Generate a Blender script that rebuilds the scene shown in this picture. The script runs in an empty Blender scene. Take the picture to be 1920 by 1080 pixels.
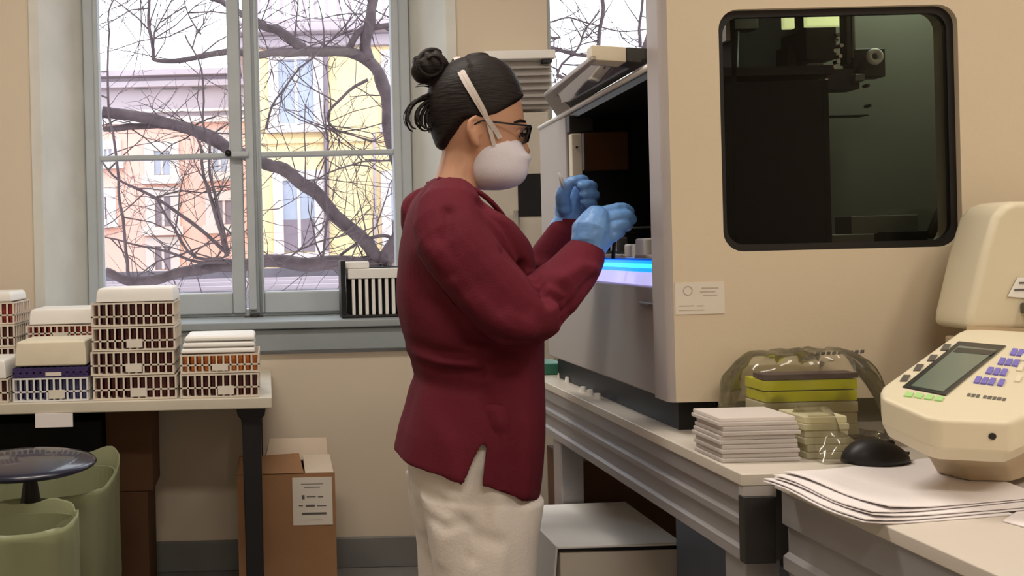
import bpy, bmesh, math, random
import numpy as np
from mathutils import Vector, Matrix, noise
random.seed(7)
D = bpy.data
col = bpy.context.scene.collection
sc = bpy.context.scene
PI = math.pi

# ------------------------------------------------------------------ camera
F = 1600.0; PX, PY = 500.0, 470.0; CZ = 1.277; ROLL = math.radians(1.4)
cam = D.cameras.new('camera'); camo = D.objects.new('camera', cam); col.objects.link(camo)
cam.sensor_width = 36; cam.sensor_fit = 'HORIZONTAL'; cam.lens = F/1920*36
cam.shift_x = (960-PX)/1920; cam.shift_y = (PY-540)/1920
RV = Vector((math.cos(ROLL), 0, -math.sin(ROLL))); UV = Vector((math.sin(ROLL), 0, math.cos(ROLL)))
camo.matrix_world = Matrix(((RV.x, UV.x, 0, 0), (0, 0, -1, 0), (RV.z, UV.z, 0, CZ), (0, 0, 0, 1)))
cam.clip_start = .05; cam.clip_end = 200
sc.camera = camo
# ------------------------------------------------------------------ world, lamps, exposure
sc.view_settings.view_transform = 'Standard'; sc.view_settings.look = 'None'
sc.view_settings.gamma = 1; sc.view_settings.use_curve_mapping = False
sc.view_settings.exposure = 0.0
w = D.worlds.new('overcast'); sc.world = w; w.use_nodes = True
wn = w.node_tree.nodes; bg = wn['Background']
bg.inputs[0].default_value = (.90, .94, 1, 1); bg.inputs[1].default_value = 3.2
def area(name, loc, size, power, color, rot=(0, 0, 0)):
    l = D.lights.new(name, 'AREA'); l.shape = 'RECTANGLE'; l.size = size[0]; l.size_y = size[1]
    l.energy = power; l.color = color
    o = D.objects.new(name, l); o.location = loc; o.rotation_euler = rot; col.objects.link(o); return o
area('unseen_ceiling_light', (-.3, 1.7, 3.2), (1.5, .3), 40, (1, .92, .82))  # unseen area lights without fixtures, added under the ceiling to brighten the room
area('unseen_ceiling_light.001', (.2, -.9, 3.2), (1.5, .3), 40, (1, .91, .80))
area('unseen_ceiling_light.002', (1.9, .3, 3.2), (.3, 1.4), 22, (1, .91, .80))

# ------------------------------------------------------------------ pixel -> point (only to read positions off the photograph)
def ray(px, py):
    dx = (px-PX)/F; dy = -(py-PY)/F
    return RV*dx + UV*dy + Vector((0, 1, 0))
CAM = Vector((0, 0, CZ))
def W(px, py, Y): return CAM + ray(px, py)*Y
def onZ(px, py, z):
    d = ray(px, py); return CAM + d*((z-CZ)/d.z)
def onX(px, py, x):
    d = ray(px, py); return CAM + d*(x/d.x)

# ------------------------------------------------------------------ materials
def lin(c):
    r = []
    for v in c:
        v /= 255.
        r.append(v/12.92 if v <= .04045 else ((v+.055)/1.055)**2.4)
    return (*r, 1)
def mat(name, rgb, rough=.6, metal=0, var=.06, vscale=6, bump=0, bscale=60, emit=None, es=1, stretch=None, spec=.4, coat=0):
    m = D.materials.new(name); m.use_nodes = True; nt = m.node_tree; n = nt.nodes; L = nt.links
    b = n['Principled BSDF']; c = lin(rgb)
    b.inputs['Roughness'].default_value = rough; b.inputs['Metallic'].default_value = metal
    b.inputs['Specular IOR Level'].default_value = spec
    b.inputs['Coat Weight'].default_value = coat
    tc = n.new('ShaderNodeTexCoord'); mp = n.new('ShaderNodeMapping'); L.new(tc.outputs['Object'], mp.inputs[0])
    if stretch: mp.inputs['Scale'].default_value = stretch
    nz = n.new('ShaderNodeTexNoise'); nz.inputs['Scale'].default_value = vscale; nz.inputs['Detail'].default_value = 4
    L.new(mp.outputs[0], nz.inputs[0])
    r = n.new('ShaderNodeValToRGB')
    r.color_ramp.elements[0].position = .3; r.color_ramp.elements[1].position = .7
    r.color_ramp.elements[0].color = (*[max(0, x*(1-var)) for x in c[:3]], 1)
    r.color_ramp.elements[1].color = (*[min(1, x*(1+var)) for x in c[:3]], 1)
    L.new(nz.outputs[0], r.inputs[0]); L.new(r.outputs[0], b.inputs['Base Color'])
    if bump:
        n2 = n.new('ShaderNodeTexNoise'); n2.inputs['Scale'].default_value = bscale; L.new(mp.outputs[0], n2.inputs[0])
        bp = n.new('ShaderNodeBump'); bp.inputs['Strength'].default_value = bump; bp.inputs['Distance'].default_value = .01
        L.new(n2.outputs[0], bp.inputs['Height']); L.new(bp.outputs[0], b.inputs['Normal'])
    if emit:
        b.inputs['Emission Color'].default_value = lin(emit); b.inputs['Emission Strength'].default_value = es
    return m
def glassmat(name, tint, refl=1.45, rough=.02, alpha_col=None, a=0):
    m = D.materials.new(name); m.use_nodes = True; nt = m.node_tree; n = nt.nodes; L = nt.links
    n.remove(n['Principled BSDF']); out = n['Material Output']
    t = n.new('ShaderNodeBsdfTransparent'); t.inputs[0].default_value = (*tint, 1)
    g = n.new('ShaderNodeBsdfGlossy'); g.inputs['Roughness'].default_value = rough
    fr = n.new('ShaderNodeFresnel'); fr.inputs[0].default_value = refl
    mx = n.new('ShaderNodeMixShader'); L.new(fr.outputs[0], mx.inputs[0]); L.new(t.outputs[0], mx.inputs[1]); L.new(g.outputs[0], mx.inputs[2])
    last = mx
    if a:
        d = n.new('ShaderNodeBsdfDiffuse'); d.inputs[0].default_value = lin(alpha_col)
        tr = n.new('ShaderNodeBsdfTranslucent'); tr.inputs[0].default_value = lin(alpha_col)
        ad = n.new('ShaderNodeMixShader'); ad.inputs[0].default_value = .4; L.new(d.outputs[0], ad.inputs[1]); L.new(tr.outputs[0], ad.inputs[2])
        m2 = n.new('ShaderNodeMixShader'); m2.inputs[0].default_value = a
        L.new(mx.outputs[0], m2.inputs[1]); L.new(ad.outputs[0], m2.inputs[2]); last = m2
    L.new(last.outputs[0], out.inputs[0]); return m
M = dict(
 wall=mat('wall_plaster', (216, 202, 182), .9, bump=.05, bscale=12, var=.025, vscale=2),
 ceiling=mat('ceiling_paint', (235, 230, 220), .9),
 floor=mat('floor_vinyl', (128, 126, 124), .45, var=.12, vscale=9, bump=.05),
 base=mat('grey_baseboard', (122, 122, 120), .6, var=.1),
 wframe=mat('painted_window_wood', (182, 189, 194), .55, var=.05, vscale=8, bump=.1, bscale=25),
 sill=mat('sill_paint', (148, 156, 160), .6, var=.06, vscale=4),
 reveal=mat('reveal_paint', (214, 214, 208), .8),
 metal=mat('worn_steel', (160, 160, 158), .35, 1, bump=.05),
 chrome=mat('chrome', (225, 225, 225), .15, 1),
 black=mat('black_plastic', (24, 22, 24), .45, var=.1),
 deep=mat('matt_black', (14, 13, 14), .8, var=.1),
 gear=mat('dark_grey_metal', (56, 54, 52), .5, .3),
 gearl=mat('mid_grey_metal', (120, 118, 114), .4, .6),
 pan=mat('grey_inner_panel', (104, 106, 98), .4, .2),
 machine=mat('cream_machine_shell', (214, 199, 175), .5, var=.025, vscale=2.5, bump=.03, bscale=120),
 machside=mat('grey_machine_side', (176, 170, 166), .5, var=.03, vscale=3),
 machtrim=mat('grey_edge_trim', (172, 164, 162), .5),
 white=mat('white_plastic', (236, 234, 230), .45, var=.03),
 cream=mat('cream_plastic', (222, 212, 190), .5, var=.05, vscale=12),
 rack=mat('rack_plastic', (218, 206, 190), .5, var=.08, vscale=20),
 rackw=mat('pale_rack_plastic', (225, 224, 224), .5, var=.06, vscale=20),
 purple=mat('violet_plastic', (62, 48, 96), .5, var=.1),
 redtube=mat('dark_red_tubes', (74, 26, 26), .35, var=.35, vscale=50),
 redtubeb=mat('bright_red_tubes', (150, 44, 46), .35, var=.3, vscale=50),
 orange=mat('orange_tubes', (186, 104, 40), .4, var=.3, vscale=50),
 bluetube=mat('slate_blue_tubes', (70, 70, 110), .4, var=.3, vscale=50),
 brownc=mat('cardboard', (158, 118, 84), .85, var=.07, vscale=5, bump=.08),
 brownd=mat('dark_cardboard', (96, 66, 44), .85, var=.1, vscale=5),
 tape=mat('pale_packing_tape', (200, 178, 150), .4),
 paper=mat('paper', (232, 226, 226), .8, var=.02),
 paperl=mat('label_paper', (222, 214, 202), .7, var=.03),
 ink=mat('grey_ink', (96, 92, 92), .8),
 bench=mat('bench_top_laminate', (206, 198, 186), .42, var=.05, vscale=5, coat=.1),
 benchw=mat('pale_worktop_laminate', (206, 197, 186), .5, var=.03, vscale=5),
 alu=mat('aluminium_profile', (166, 163, 164), .45, .45, var=.05, stretch=(8, .3, 8)),
 alud=mat('dull_aluminium', (118, 115, 112), .5, .6),
 tabletop=mat('table_laminate', (204, 196, 180), .5, var=.04),
 liner=glassmat('green_bin_liner', (.78, .80, .68), a=.62, alpha_col=(188, 192, 156), rough=.3),
 bin=mat('olive_bin_plastic', (132, 136, 104), .6),
 seat=mat('blue_black_vinyl', (26, 28, 50), .28, var=.1, coat=.5),
 skin=mat('skin', (198, 150, 122), .5, var=.06, vscale=18),
 hair=mat('dark_brown_hair', (24, 15, 14), .6, var=.35, vscale=14, bump=.2, bscale=40, stretch=(1, 1, 6), spec=.3),
 tunic=mat('burgundy_cloth', (94, 26, 40), .85, var=.08, vscale=8, bump=.12, bscale=300, spec=.2),
 pants=mat('white_cotton', (222, 213, 205), .9, var=.04, vscale=6, bump=.12, bscale=200),
 mask=mat('white_mask_fabric', (226, 222, 232), .85, var=.02, bump=.1, bscale=300),
 strap=mat('white_elastic', (206, 196, 190), .8),
 glove=mat('blue_nitrile', (104, 148, 206), .42, var=.06, vscale=25, bump=.15, bscale=60),
 shoe=mat('white_shoe', (220, 220, 218), .5),
 lips=mat('lips', (160, 92, 84), .5),
 eye=mat('eye_white', (230, 226, 220), .3),
 bark=mat('grey_brown_bark', (88, 76, 80), .9, var=.25, vscale=12, bump=.4, bscale=30),
 pink=mat('salmon_render', (238, 190, 178), .9, var=.05, vscale=.6),
 yellow=mat('ochre_render', (238, 214, 166), .9, var=.05, vscale=.6),
 stone=mat('pale_stone', (214, 202, 200), .9, var=.06, vscale=1),
 lilac=mat('lilac_grey_render', (182, 168, 176), .9, var=.06, vscale=1),
 roofm=mat('grey_felt_roof', (112, 104, 112), .9, var=.25, vscale=2),
 shutter=mat('grey_blue_shutter', (168, 174, 192), .6),
 shutterd=mat('mauve_shutter', (136, 122, 132), .7),
 lcd=mat('lcd_screen', (98, 108, 96), .2, var=.05, emit=(80, 92, 80), es=.25),
 lcdd=mat('dark_lcd_rim', (44, 46, 46), .3),
 btnp=mat('violet_buttons', (120, 112, 196), .5),
 btng=mat('green_buttons', (170, 214, 140), .5),
 devc=mat('ivory_device_shell', (218, 208, 182), .45, var=.02),
 devcol=mat('taupe_device_base', (188, 168, 138), .5, var=.03),
 bluel=mat('blue_led_strip', (20, 120, 255), .3, emit=(10, 110, 255), es=2.4),
 cyanl=mat('cyan_led_core', (60, 190, 255), .3, emit=(50, 190, 255), es=2.2),
 lavl=mat('glowing_lavender_ledge', (206, 206, 255), .4, emit=(196, 190, 250), es=.75),
 warml=mat('lit_inner_panel', (200, 205, 150), .4, emit=(206, 214, 150), es=1.5),
 teal=mat('teal_plastic', (58, 120, 98), .5),
 lime=mat('lime_plastic', (186, 186, 20), .4, var=.08),
 plate=glassmat('frosted_plastic', (.92, .90, .90), a=.75, alpha_col=(244, 238, 234), rough=.15),
 platey=glassmat('yellowish_frosted_plastic', (.93, .92, .82), a=.7, alpha_col=(240, 234, 204), rough=.15),
 bag=glassmat('clear_bag_film', (.98, .975, .96), a=.07, alpha_col=(214, 204, 170), rough=.08),
 glass=glassmat('window_glass', (.97, .98, .98), rough=.0, refl=1.08),
 smoke=glassmat('smoked_window', (.70, .70, .68), rough=.03, refl=1.22),
 lidg=glassmat('lid_glass', (.72, .70, .76), a=.12, alpha_col=(190, 184, 196), rough=.05),
)

# ------------------------------------------------------------------ mesh helpers
class MB:
    def __init__(s): s.v = []; s.f = []
    def add(s, vs, fs):
        o = len(s.v); s.v += [tuple(v) for v in vs]; s.f += [tuple(i+o for i in f) for f in fs]; return s
    def box(s, x0, x1, y0, y1, z0, z1):
        x0, x1 = min(x0, x1), max(x0, x1); y0, y1 = min(y0, y1), max(y0, y1); z0, z1 = min(z0, z1), max(z0, z1)
        return s.hexa([(x0,y0,z0),(x1,y0,z0),(x1,y1,z0),(x0,y1,z0)], [(x0,y0,z1),(x1,y0,z1),(x1,y1,z1),(x0,y1,z1)])
    def hexa(s, a, b):            # two rings of n corners, capped
        n = len(a)
        fs = [tuple(reversed(range(n))), tuple(range(n, 2*n))]
        for i in range(n): j = (i+1) % n; fs.append((i, j, n+j, n+i))
        return s.add(list(a)+list(b), fs)
    def loft(s, rings, cap=True, close=False):
        n = len(rings[0]); o = len(s.v)
        for r in rings: s.v += [tuple(p) for p in r]
        for k in range(len(rings)-1 + (1 if close else 0)):
            k2 = (k+1) % len(rings)
            for i in range(n):
                j = (i+1) % n
                s.f.append((o+k*n+i, o+k*n+j, o+k2*n+j, o+k2*n+i))
        if cap and not close:
            s.f.append(tuple(o+i for i in reversed(range(n)))); s.f.append(tuple(o+(len(rings)-1)*n+i for i in range(n)))
        return s
    def tube(s, pts, rad, n=8, cap=True, flat=1.0, ends=False):
        pts = [Vector(p) for p in pts]
        if not hasattr(rad, '__len__'): rad = [rad]*len(pts)
        rad = list(rad)
        if ends:               # hemispherical ends
            d0 = (pts[0]-pts[1]).normalized(); d1 = (pts[-1]-pts[-2]).normalized()
            r0, r1 = rad[0], rad[-1]
            pts = [pts[0]+d0*r0*.97, pts[0]+d0*r0*.7] + pts + [pts[-1]+d1*r1*.7, pts[-1]+d1*r1*.97]
            rad = [r0*.25, r0*.71] + rad + [r1*.71, r1*.25]
        rings = []; up = None
        for i, p in enumerate(pts):
            t = (pts[min(i+1, len(pts)-1)] - pts[max(i-1, 0)]).normalized()
            if up is None:
                up = Vector((0, 0, 1)) if abs(t.z) < .9 else Vector((0, 1, 0))
            a = t.cross(up).normalized(); b = a.cross(t).normalized(); up = b
            rings.append([p + (a*math.cos(2*PI*k/n) + b*math.sin(2*PI*k/n)*flat)*rad[i] for k in range(n)])
        return s.loft(rings, cap)
    def ell(s, c, r, nu=20, nv=12, f=None):
        c = Vector(c); rings = []
        for i in range(1, nv):
            ph = PI*i/nv
            rings.append([c + Vector((r[0]*math.sin(ph)*math.cos(2*PI*k/nu), r[1]*math.sin(ph)*math.sin(2*PI*k/nu), r[2]*math.cos(ph))) for k in range(nu)])
        rings.reverse()
        if f: rings = [[f(p) for p in rr] for rr in rings]
        return s.loft(rings)
    def cyl(s, c, r, h, n=20, axis='Z', r2=None):
        c = Vector(c); r2 = r if r2 is None else r2
        R = []
        for (hh, rr) in ((0, r), (h, r2)):
            ring = []
            for k in range(n):
                a = 2*PI*k/n; u, v = rr*math.cos(a), rr*math.sin(a)
                ring.append(c + (Vector((u, v, hh)) if axis == 'Z' else Vector((u, hh, v)) if axis == 'Y' else Vector((hh, u, v))))
            R.append(ring)
        return s.loft(R)

def wloc(o):
    l = Vector((0, 0, 0))
    while o is not None: l = l + o.location; o = o.parent
    return l
def build(mb, name, m, parent=None, smooth=False, bevel=0, seg=2, local=False):
    me = D.meshes.new(name); off = Vector((0, 0, 0)) if (parent is None or local) else wloc(parent)
    me.from_pydata([(v[0]-off.x, v[1]-off.y, v[2]-off.z) for v in mb.v], [], mb.f); me.update()
    bm = bmesh.new(); bm.from_mesh(me); bmesh.ops.recalc_face_normals(bm, faces=bm.faces); bm.to_mesh(me); bm.free()
    me.materials.append(M[m] if isinstance(m, str) else m)
    o = D.objects.new(name, me); col.objects.link(o)
    if parent: o.parent = parent
    if smooth:
        for p in me.polygons: p.use_smooth = True
    if bevel:
        b = o.modifiers.new('b', 'BEVEL'); b.width = bevel; b.segments = seg; b.limit_method = 'ANGLE'; b.angle_limit = .6
        for p in me.polygons: p.use_smooth = True
        try:
            wn_ = o.modifiers.new('w', 'WEIGHTED_NORMAL'); wn_.keep_sharp = True
        except Exception: pass
    return o
def tag(o, label, cat, group=None, kind=None):
    o['label'] = label; o['category'] = cat
    if group: o['group'] = group
    if kind: o['kind'] = kind
    return o
def thing(name, label, cat, loc=(0, 0, 0), group=None):
    o = D.objects.new(name, None); o.empty_display_size = .05; col.objects.link(o); o.location = loc
    return tag(o, label, cat, group)
def struct(mb, name, m, parent=None, **k):
    o = build(mb, name, m, parent, **k)
    if parent is None: o['kind'] = 'structure'
    return o
def copy_tree(o, parent=None):
    c = o.copy(); col.objects.link(c); c.parent = parent
    for ch in list(o.children): copy_tree(ch, c)
    return c
def realize(o, voxel=None, smooth=0, sub=0):
    if voxel:
        r = o.modifiers.new('r', 'REMESH'); r.mode = 'VOXEL'; r.voxel_size = voxel; r.use_smooth_shade = True
    if smooth:
        s_ = o.modifiers.new('s', 'SMOOTH'); s_.iterations = smooth; s_.factor = .5
    dg = bpy.context.evaluated_depsgraph_get(); dg.update()
    me = D.meshes.new_from_object(o.evaluated_get(dg)); o.modifiers.clear(); old = o.data; o.data = me
    for p in me.polygons: p.use_smooth = True
    return o
def catmull(rows, n):
    rows = [list(r) for r in rows]; out = []
    for i in range(len(rows)-1):
        p0 = rows[max(i-1, 0)]; p1 = rows[i]; p2 = rows[i+1]; p3 = rows[min(i+2, len(rows)-1)]
        for k in range(n):
            t = k/n
            out.append([.5*((2*b)+(-a+c)*t+(2*a-5*b+4*c-d)*t*t+(-a+3*b-3*c+d)*t**3) for a, b, c, d in zip(p0, p1, p2, p3)])
    out.append(rows[-1]); return out

# ================================================================== SETTING: room shell
YW = 3.43; YS = 3.72; ZT = 3.30
XL, XR, YB = -2.6, 2.7, -2.0
zsill = 0.995
w1l, w1r = W(66, 300, YW).x, W(855, 300, YW).x           # opening of the left window in the wall face
s1l, s1r = W(150, 300, YS).x, W(783, 300, YS).x           # narrower where the frame sits (splayed reveal)
w2l, w2r = W(1026, 60, YW).x, W(1026, 60, YW).x+1.75
ztop = 3.0; YO = YS+.12
b = MB()
def wallbit(x0, x1, z0, z1, y1=YO): b.box(x0, x1, YW, y1, z0, z1)
wallbit(XL, XR, 0, .86); wallbit(XL, XR, ztop, ZT)
b.hexa([(XL, YW, .86), (w1l, YW, .86), (s1l, YS, .86), (s1l, YO, .86), (XL, YO, .86)], [(XL, YW, ztop), (w1l, YW, ztop), (s1l, YS, ztop), (s1l, YO, ztop), (XL, YO, ztop)])
b.hexa([(w1r, YW, .86), (w2l, YW, .86), (w2l, YO, .86), (s1r, YO, .86), (s1r, YS, .86)], [(w1r, YW, ztop), (w2l, YW, ztop), (w2l, YO, ztop), (s1r, YO, ztop), (s1r, YS, ztop)])
wallbit(w2r, XR, .86, ztop)
struct(b, 'wall_back', 'wall')
struct(MB().box(XL, XR, YB, YO, -.1, 0), 'floor', 'floor')
struct(MB().box(XL, XR, YB, YO, ZT, ZT+.1), 'ceiling', 'ceiling')
struct(MB().box(XL-.1, XL, YB, YO, 0, ZT), 'wall_left', 'wall')
struct(MB().box(XR, XR+.1, YB, YO, 0, ZT), 'wall_right', 'wall')
struct(MB().box(XL, XR, YB-.1, YB, 0, ZT), 'wall_front', 'wall')
struct(MB().box(XL, XR, YW-.018, YW, 0, .12), 'baseboard_back', 'base', bevel=.004)
# white painted reveal lining (left and right) of the window
struct(MB().hexa([(w1l-.01, YW-.012, zsill), (w1l+.03, YW-.012, zsill), (s1l+.03, YS, zsill), (s1l, YS, zsill)],
                 [(w1l-.01, YW-.012, ztop), (w1l+.03, YW-.012, ztop), (s1l+.03, YS, ztop), (s1l, YS, ztop)]), 'trim_1', 'reveal')
struct(MB().hexa([(w1r+.01, YW-.012, zsill), (w1r-.03, YW-.012, zsill), (s1r-.03, YS, zsill), (s1r, YS, zsill)],
                 [(w1r+.01, YW-.012, ztop), (w1r-.03, YW-.012, ztop), (s1r-.03, YS, ztop), (s1r, YS, ztop)]), 'trim_2', 'reveal')
# sill slabs with a deep grey apron under the board
def sillmb(l, r):
    q = MB(); q.box(l-.05, r+.05, YW-.05, YO, .965, zsill); q.box(l-.03, r+.03, YW-.03, YW-.001, .875, .962); return q
struct(sillmb(w1l, w1r), 'trim_3', 'sill', bevel=.005)
struct(sillmb(w2l, w2r), 'trim_4', 'sill', bevel=.005)

# window_1: outer frame, two sashes that meet in the middle, bars, panes, espagnolette
win = D.objects.new('window_1', None); col.objects.link(win); win.location = (0, YS, zsill); win['kind'] = 'structure'
def xs(px, Y=YS): return W(px, 300, Y).x
fl, fr_ = s1l+.03, s1r-.03
q = MB(); q.box(fl, fl+.055, YS-.03, YS+.06, zsill, ztop); q.box(fr_-.055, fr_, YS-.03, YS+.06, zsill, ztop)
q.box(fl, fr_, YS-.03, YS+.06, zsill, zsill+.03); q.box(fl, fr_, YS-.03, YS+.06, ztop-.05, ztop)
build(q, 'window_frame', 'wframe', win, bevel=.006)
zm_t = W(300, 296, YS).z
xc = xs(457); lp0, lp1 = xs(192), xs(431); rp0, rp1 = xs(490), xs(736)
zb_pane = W(400, 549, YS).z
for (a0, p0, p1, a1) in ((fl+.045, lp0, lp1, xc-.004), (xc+.008, rp0, rp1, fr_-.045)):
    q = MB(); y0, y1 = YS-.045, YS+.02
    q.box(a0, p0, y0, y1, zsill+.012, ztop-.04); q.box(p1, a1, y0, y1, zsill+.012, ztop-.04)
    q.box(p0, p1, y0, y1, zsill+.012, zb_pane); q.box(p0, p1, y0, y1, ztop-.11, ztop-.04)
    s_ = build(q, 'sash', 'wframe', win, bevel=.008)
    q = MB(); zz = zm_t
    while zz < ztop-.2:
        q.box(p0-.002, p1+.002, y0+.012, y1-.008, zz-.011, zz+.011); zz += .80
    build(q, 'glazing_bar', 'wframe', s_, bevel=.004)
    edges = [zb_pane, zm_t-.011, zm_t+.011, zm_t+.789, zm_t+.811, ztop-.11]
    for k in range(0, 6, 2):
        if edges[k+1] > edges[k]: build(MB().box(p0, p1, YS-.004, YS+.001, edges[k], edges[k+1]), 'pane', 'glass', s_)
# meeting strip and rod bolt on the right sash
q = MB().box(xs(461), xs(476), YS-.07, YS-.045, zsill+.03, ztop-.05)
build(q, 'meeting_strip', 'wframe', win, bevel=.005)
q = MB().tube([(xs(483), YS-.058, zsill+.02), (xs(483), YS-.058, ztop-.1)], .006, 8)
build(q, 'bolt_rod', 'wframe', win, smooth=True)
c = W(478, 596, YS-.09)
q = MB().cyl((c.x, YS-.085, zsill), .022, .012, 14); q.box(c.x-.045, c.x+.035, YS-.10, YS-.07, zsill, zsill+.006)
build(q, 'bolt_keeper', 'gear', win, bevel=.002)
c = W(428, 288, YS-.05)
q = MB().cyl((c.x, YS-.075, c.z), .014, .03, 12, 'Y'); build(q, 'latch_knob', 'black', win, smooth=True)
c = W(447, 290, YS-.06); q = MB().box(c.x-.03, c.x+.045, YS-.085, YS-.07, c.z-.012, c.z+.012); build(q, 'latch_bar', 'wframe', win, bevel=.005)
# window_2, mostly behind the machine
win2 = D.objects.new('window_2', None); col.objects.link(win2); win2.location = (w2l, YS, zsill); win2['kind'] = 'structure'
q = MB(); L2, R2 = w2l, w2r; yf = YW+.02
for a0, a1 in ((L2, L2+.022), (R2-.03, R2), ((L2+R2)/2+.17, (L2+R2)/2+.23)): q.box(a0, a1, yf, yf+.05, zsill, ztop)
q.box(L2, R2, yf, yf+.05, zsill, zsill+.06); q.box(L2, R2, yf, yf+.05, ztop-.06, ztop)
build(q, 'window_frame', 'wframe', win2, bevel=.005)
build(MB().box(L2+.022, (L2+R2)/2+.17, yf+.02, yf+.025, zsill+.06, ztop-.06), 'pane', 'glass', win2)
build(MB().box((L2+R2)/2+.23, R2-.03, yf+.02, yf+.025, zsill+.06, ztop-.06), 'pane', 'glass', win2)

# ================================================================== OUTSIDE
GZ = -5.0
struct(MB().box(-60, 60, YO+1, 90, GZ-.2, GZ), 'ground_outside', mat('street_asphalt', (150, 146, 148), .9))
def facade(root, Y, wins, zb_, names):
    pass
# pink building
Yp_ = 20.0
pk = thing('pink_building', 'salmon pink apartment building with lilac grey attic storey, seen through the left sash', 'building', (W(300, 400, Yp_).x, Yp_, GZ))
xl_, xr_ = W(100, 300, Yp_).x, W(482, 300, Yp_).x
zr = W(300, 145, Yp_).z; za = W(300, 226, Yp_).z
build(MB().box(xl_, xr_, Yp_, Yp_+4, GZ, za), 'pink_wall', 'pink', pk)
build(MB().box(xl_, xr_, Yp_+.02, Yp_+4, za, zr), 'attic_wall', 'lilac', pk)
build(MB().box(xl_-.1, xr_+.1, Yp_-.28, Yp_+9.1, zr, zr+.13).box(xl_-.1, xr_+.1, Yp_-.2, Yp_, zr-.25, zr-.12), 'roof_edge', 'lilac', pk)
build(MB().box(xl_, xr_, Yp_-.15, Yp_, za-.08, za+.06).box(xl_, xr_, Yp_-.1, Yp_, za-.02+.2, za+.25), 'ledge', 'stone', pk)
for px in (265, 318, 372): 
    for (n_, m_, dy) in (('vent', 'gear', .03),):
        a0, a1 = W(px-12, 168, Yp_), W(px+12, 154, Yp_)
        build(MB().box(a0.x, a1.x, Yp_-.03, Yp_+.02, a0.z, a1.z), 'vent', 'gearl', pk)
for px in (270, 358): build(MB().box(W(px-5, 140, Yp_).x, W(px+5, 140, Yp_).x, Yp_+1, Yp_+1.5, zr+.1, zr+.4), 'chimney', 'lilac', pk)
def facade_window(root, Y, x0, x1, y0, y1, frame='stone', sh='shutter', lower=None, sill=True):
    a = W(x0, y1, Y); c_ = W(x1, y0, Y); t = .16*Y/20+.06
    f = MB()
    f.box(a.x-t, a.x, Y-.07, Y+.02, a.z-.02, c_.z+t); f.box(c_.x, c_.x+t, Y-.07, Y+.02, a.z-.02, c_.z+t)
    f.box(a.x, c_.x, Y-.07, Y+.02, c_.z, c_.z+t)
    if sill: f.box(a.x-t*1.3, c_.x+t*1.3, Y-.18, Y+.02, a.z-t, a.z-.02)
    xm = (a.x+c_.x)/2; f.box(xm-.03, xm+.03, Y-.045, Y+.0, a.z, c_.z)
    wo = build(f, 'window_surround', frame, root)
    zm2 = c_.z if lower is None else a.z+(c_.z-a.z)*lower
    if lower: build(MB().box(a.x, c_.x, Y-.04, Y+.01, a.z, zm2), 'lower_shutter', 'shutterd', wo)
    s2 = MB(); s2.box(a.x, c_.x, Y-.025, Y+.01, zm2 if lower else a.z, c_.z)
    build(s2, 'pane', sh, wo)
for (x0, x1, y0, y1) in ((290, 318, 283, 328), (292, 320, 368, 424), (400, 424, 262, 322), (404, 436, 376, 420), (190, 200, 370, 410), (292, 320, 462, 505), (196, 210, 280, 300)):
    facade_window(pk, Yp_, x0, x1, y0, y1, sh='shutterd' if y0 > 300 else 'shutter')
# yellow building
Yy = 16.0
yb = thing('yellow_building', 'ochre yellow apartment building with white window surrounds, seen through the right sash', 'building', (W(600, 400, Yy).x, Yy, GZ))
xl_, xr_ = W(462, 300, Yy).x, W(1015, 300, Yy).x
zr = W(600, 50, Yy).z; zc = W(600, 90, Yy).z
build(MB().box(xl_, xr_, Yy, Yy+3.2, GZ, zc), 'yellow_wall', 'yellow', yb)
build(MB().box(xl_-.1, xr_, Yy-.15, Yy+3.2, zc, zc+.22).box(xl_-.25, xr_, Yy-.4, Yy+3.2, zc+.22, zr), 'cornice', 'lilac', yb, bevel=.03)
build(MB().box(xl_-.05, xr_, Yy-.06, Yy, W(600, 240, Yy).z-.28, W(600, 240, Yy).z-.18), 'string_course', 'yellow', yb)
rl = thing('roof_railing', 'grey railing along the roof edge of the yellow building', 'railing', (W(600, 20, Yy).x, Yy-.2, zr))
q = MB().box(xl_-.2, xr_, Yy-.25, Yy-.19, zr+.50, zr+.56).box(xl_-.2, xr_, Yy-.25, Yy-.19, zr+.04, zr+.08)
build(q, 'rail', 'lilac', rl)
xx = xl_-.15; k = 0
while xx < xr_-.1:
    build(MB().box(xx, xx+.07, Yy-.245, Yy-.2, zr, zr+.5), 'baluster', 'lilac', rl); xx += .21
for (x0, x1, y0, y1, lw) in ((524, 586, 112, 232, None), (533, 588, 338, 472, .45), (735, 790, 338, 472, .45), (735, 790, 112, 232, None), (905, 960, 112, 232, None)):
    facade_window(yb, Yy, x0, x1, y0, y1, lower=lw)
build(MB().tube([W(611, 90, Yy-.08), W(613, 520, Yy-.08)], .05, 8), 'drainpipe', 'shutterd', yb)
build(MB().tube([W(702, 250, Yy-.08), W(704, 520, Yy-.08)], .03, 8), 'cable_pipe', 'lilac', yb)
# flat roof in front
q = MB().box(-9, 9, 8.2, 13.4, .3, .86).box(-9, 9, 13.1, 13.4, .86, 1.0).box(-9, 9, 8.2, 8.35, .86, .9)
rf = thing('annex_roof', 'low grey flat roof just outside below the bare tree', 'roof', (0, 10, GZ))
build(q, 'roof_slab', 'roofm', rf); build(MB().box(-8.8, 8.8, 8.4, 13.2, GZ, .3), 'annex_wall', 'lilac', rf)
for yy_ in (9.3, 10.6, 11.9): build(MB().box(-8.9, 8.9, yy_, yy_+.1, .86, .9), 'roof_batten', 'lilac', rf)

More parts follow.
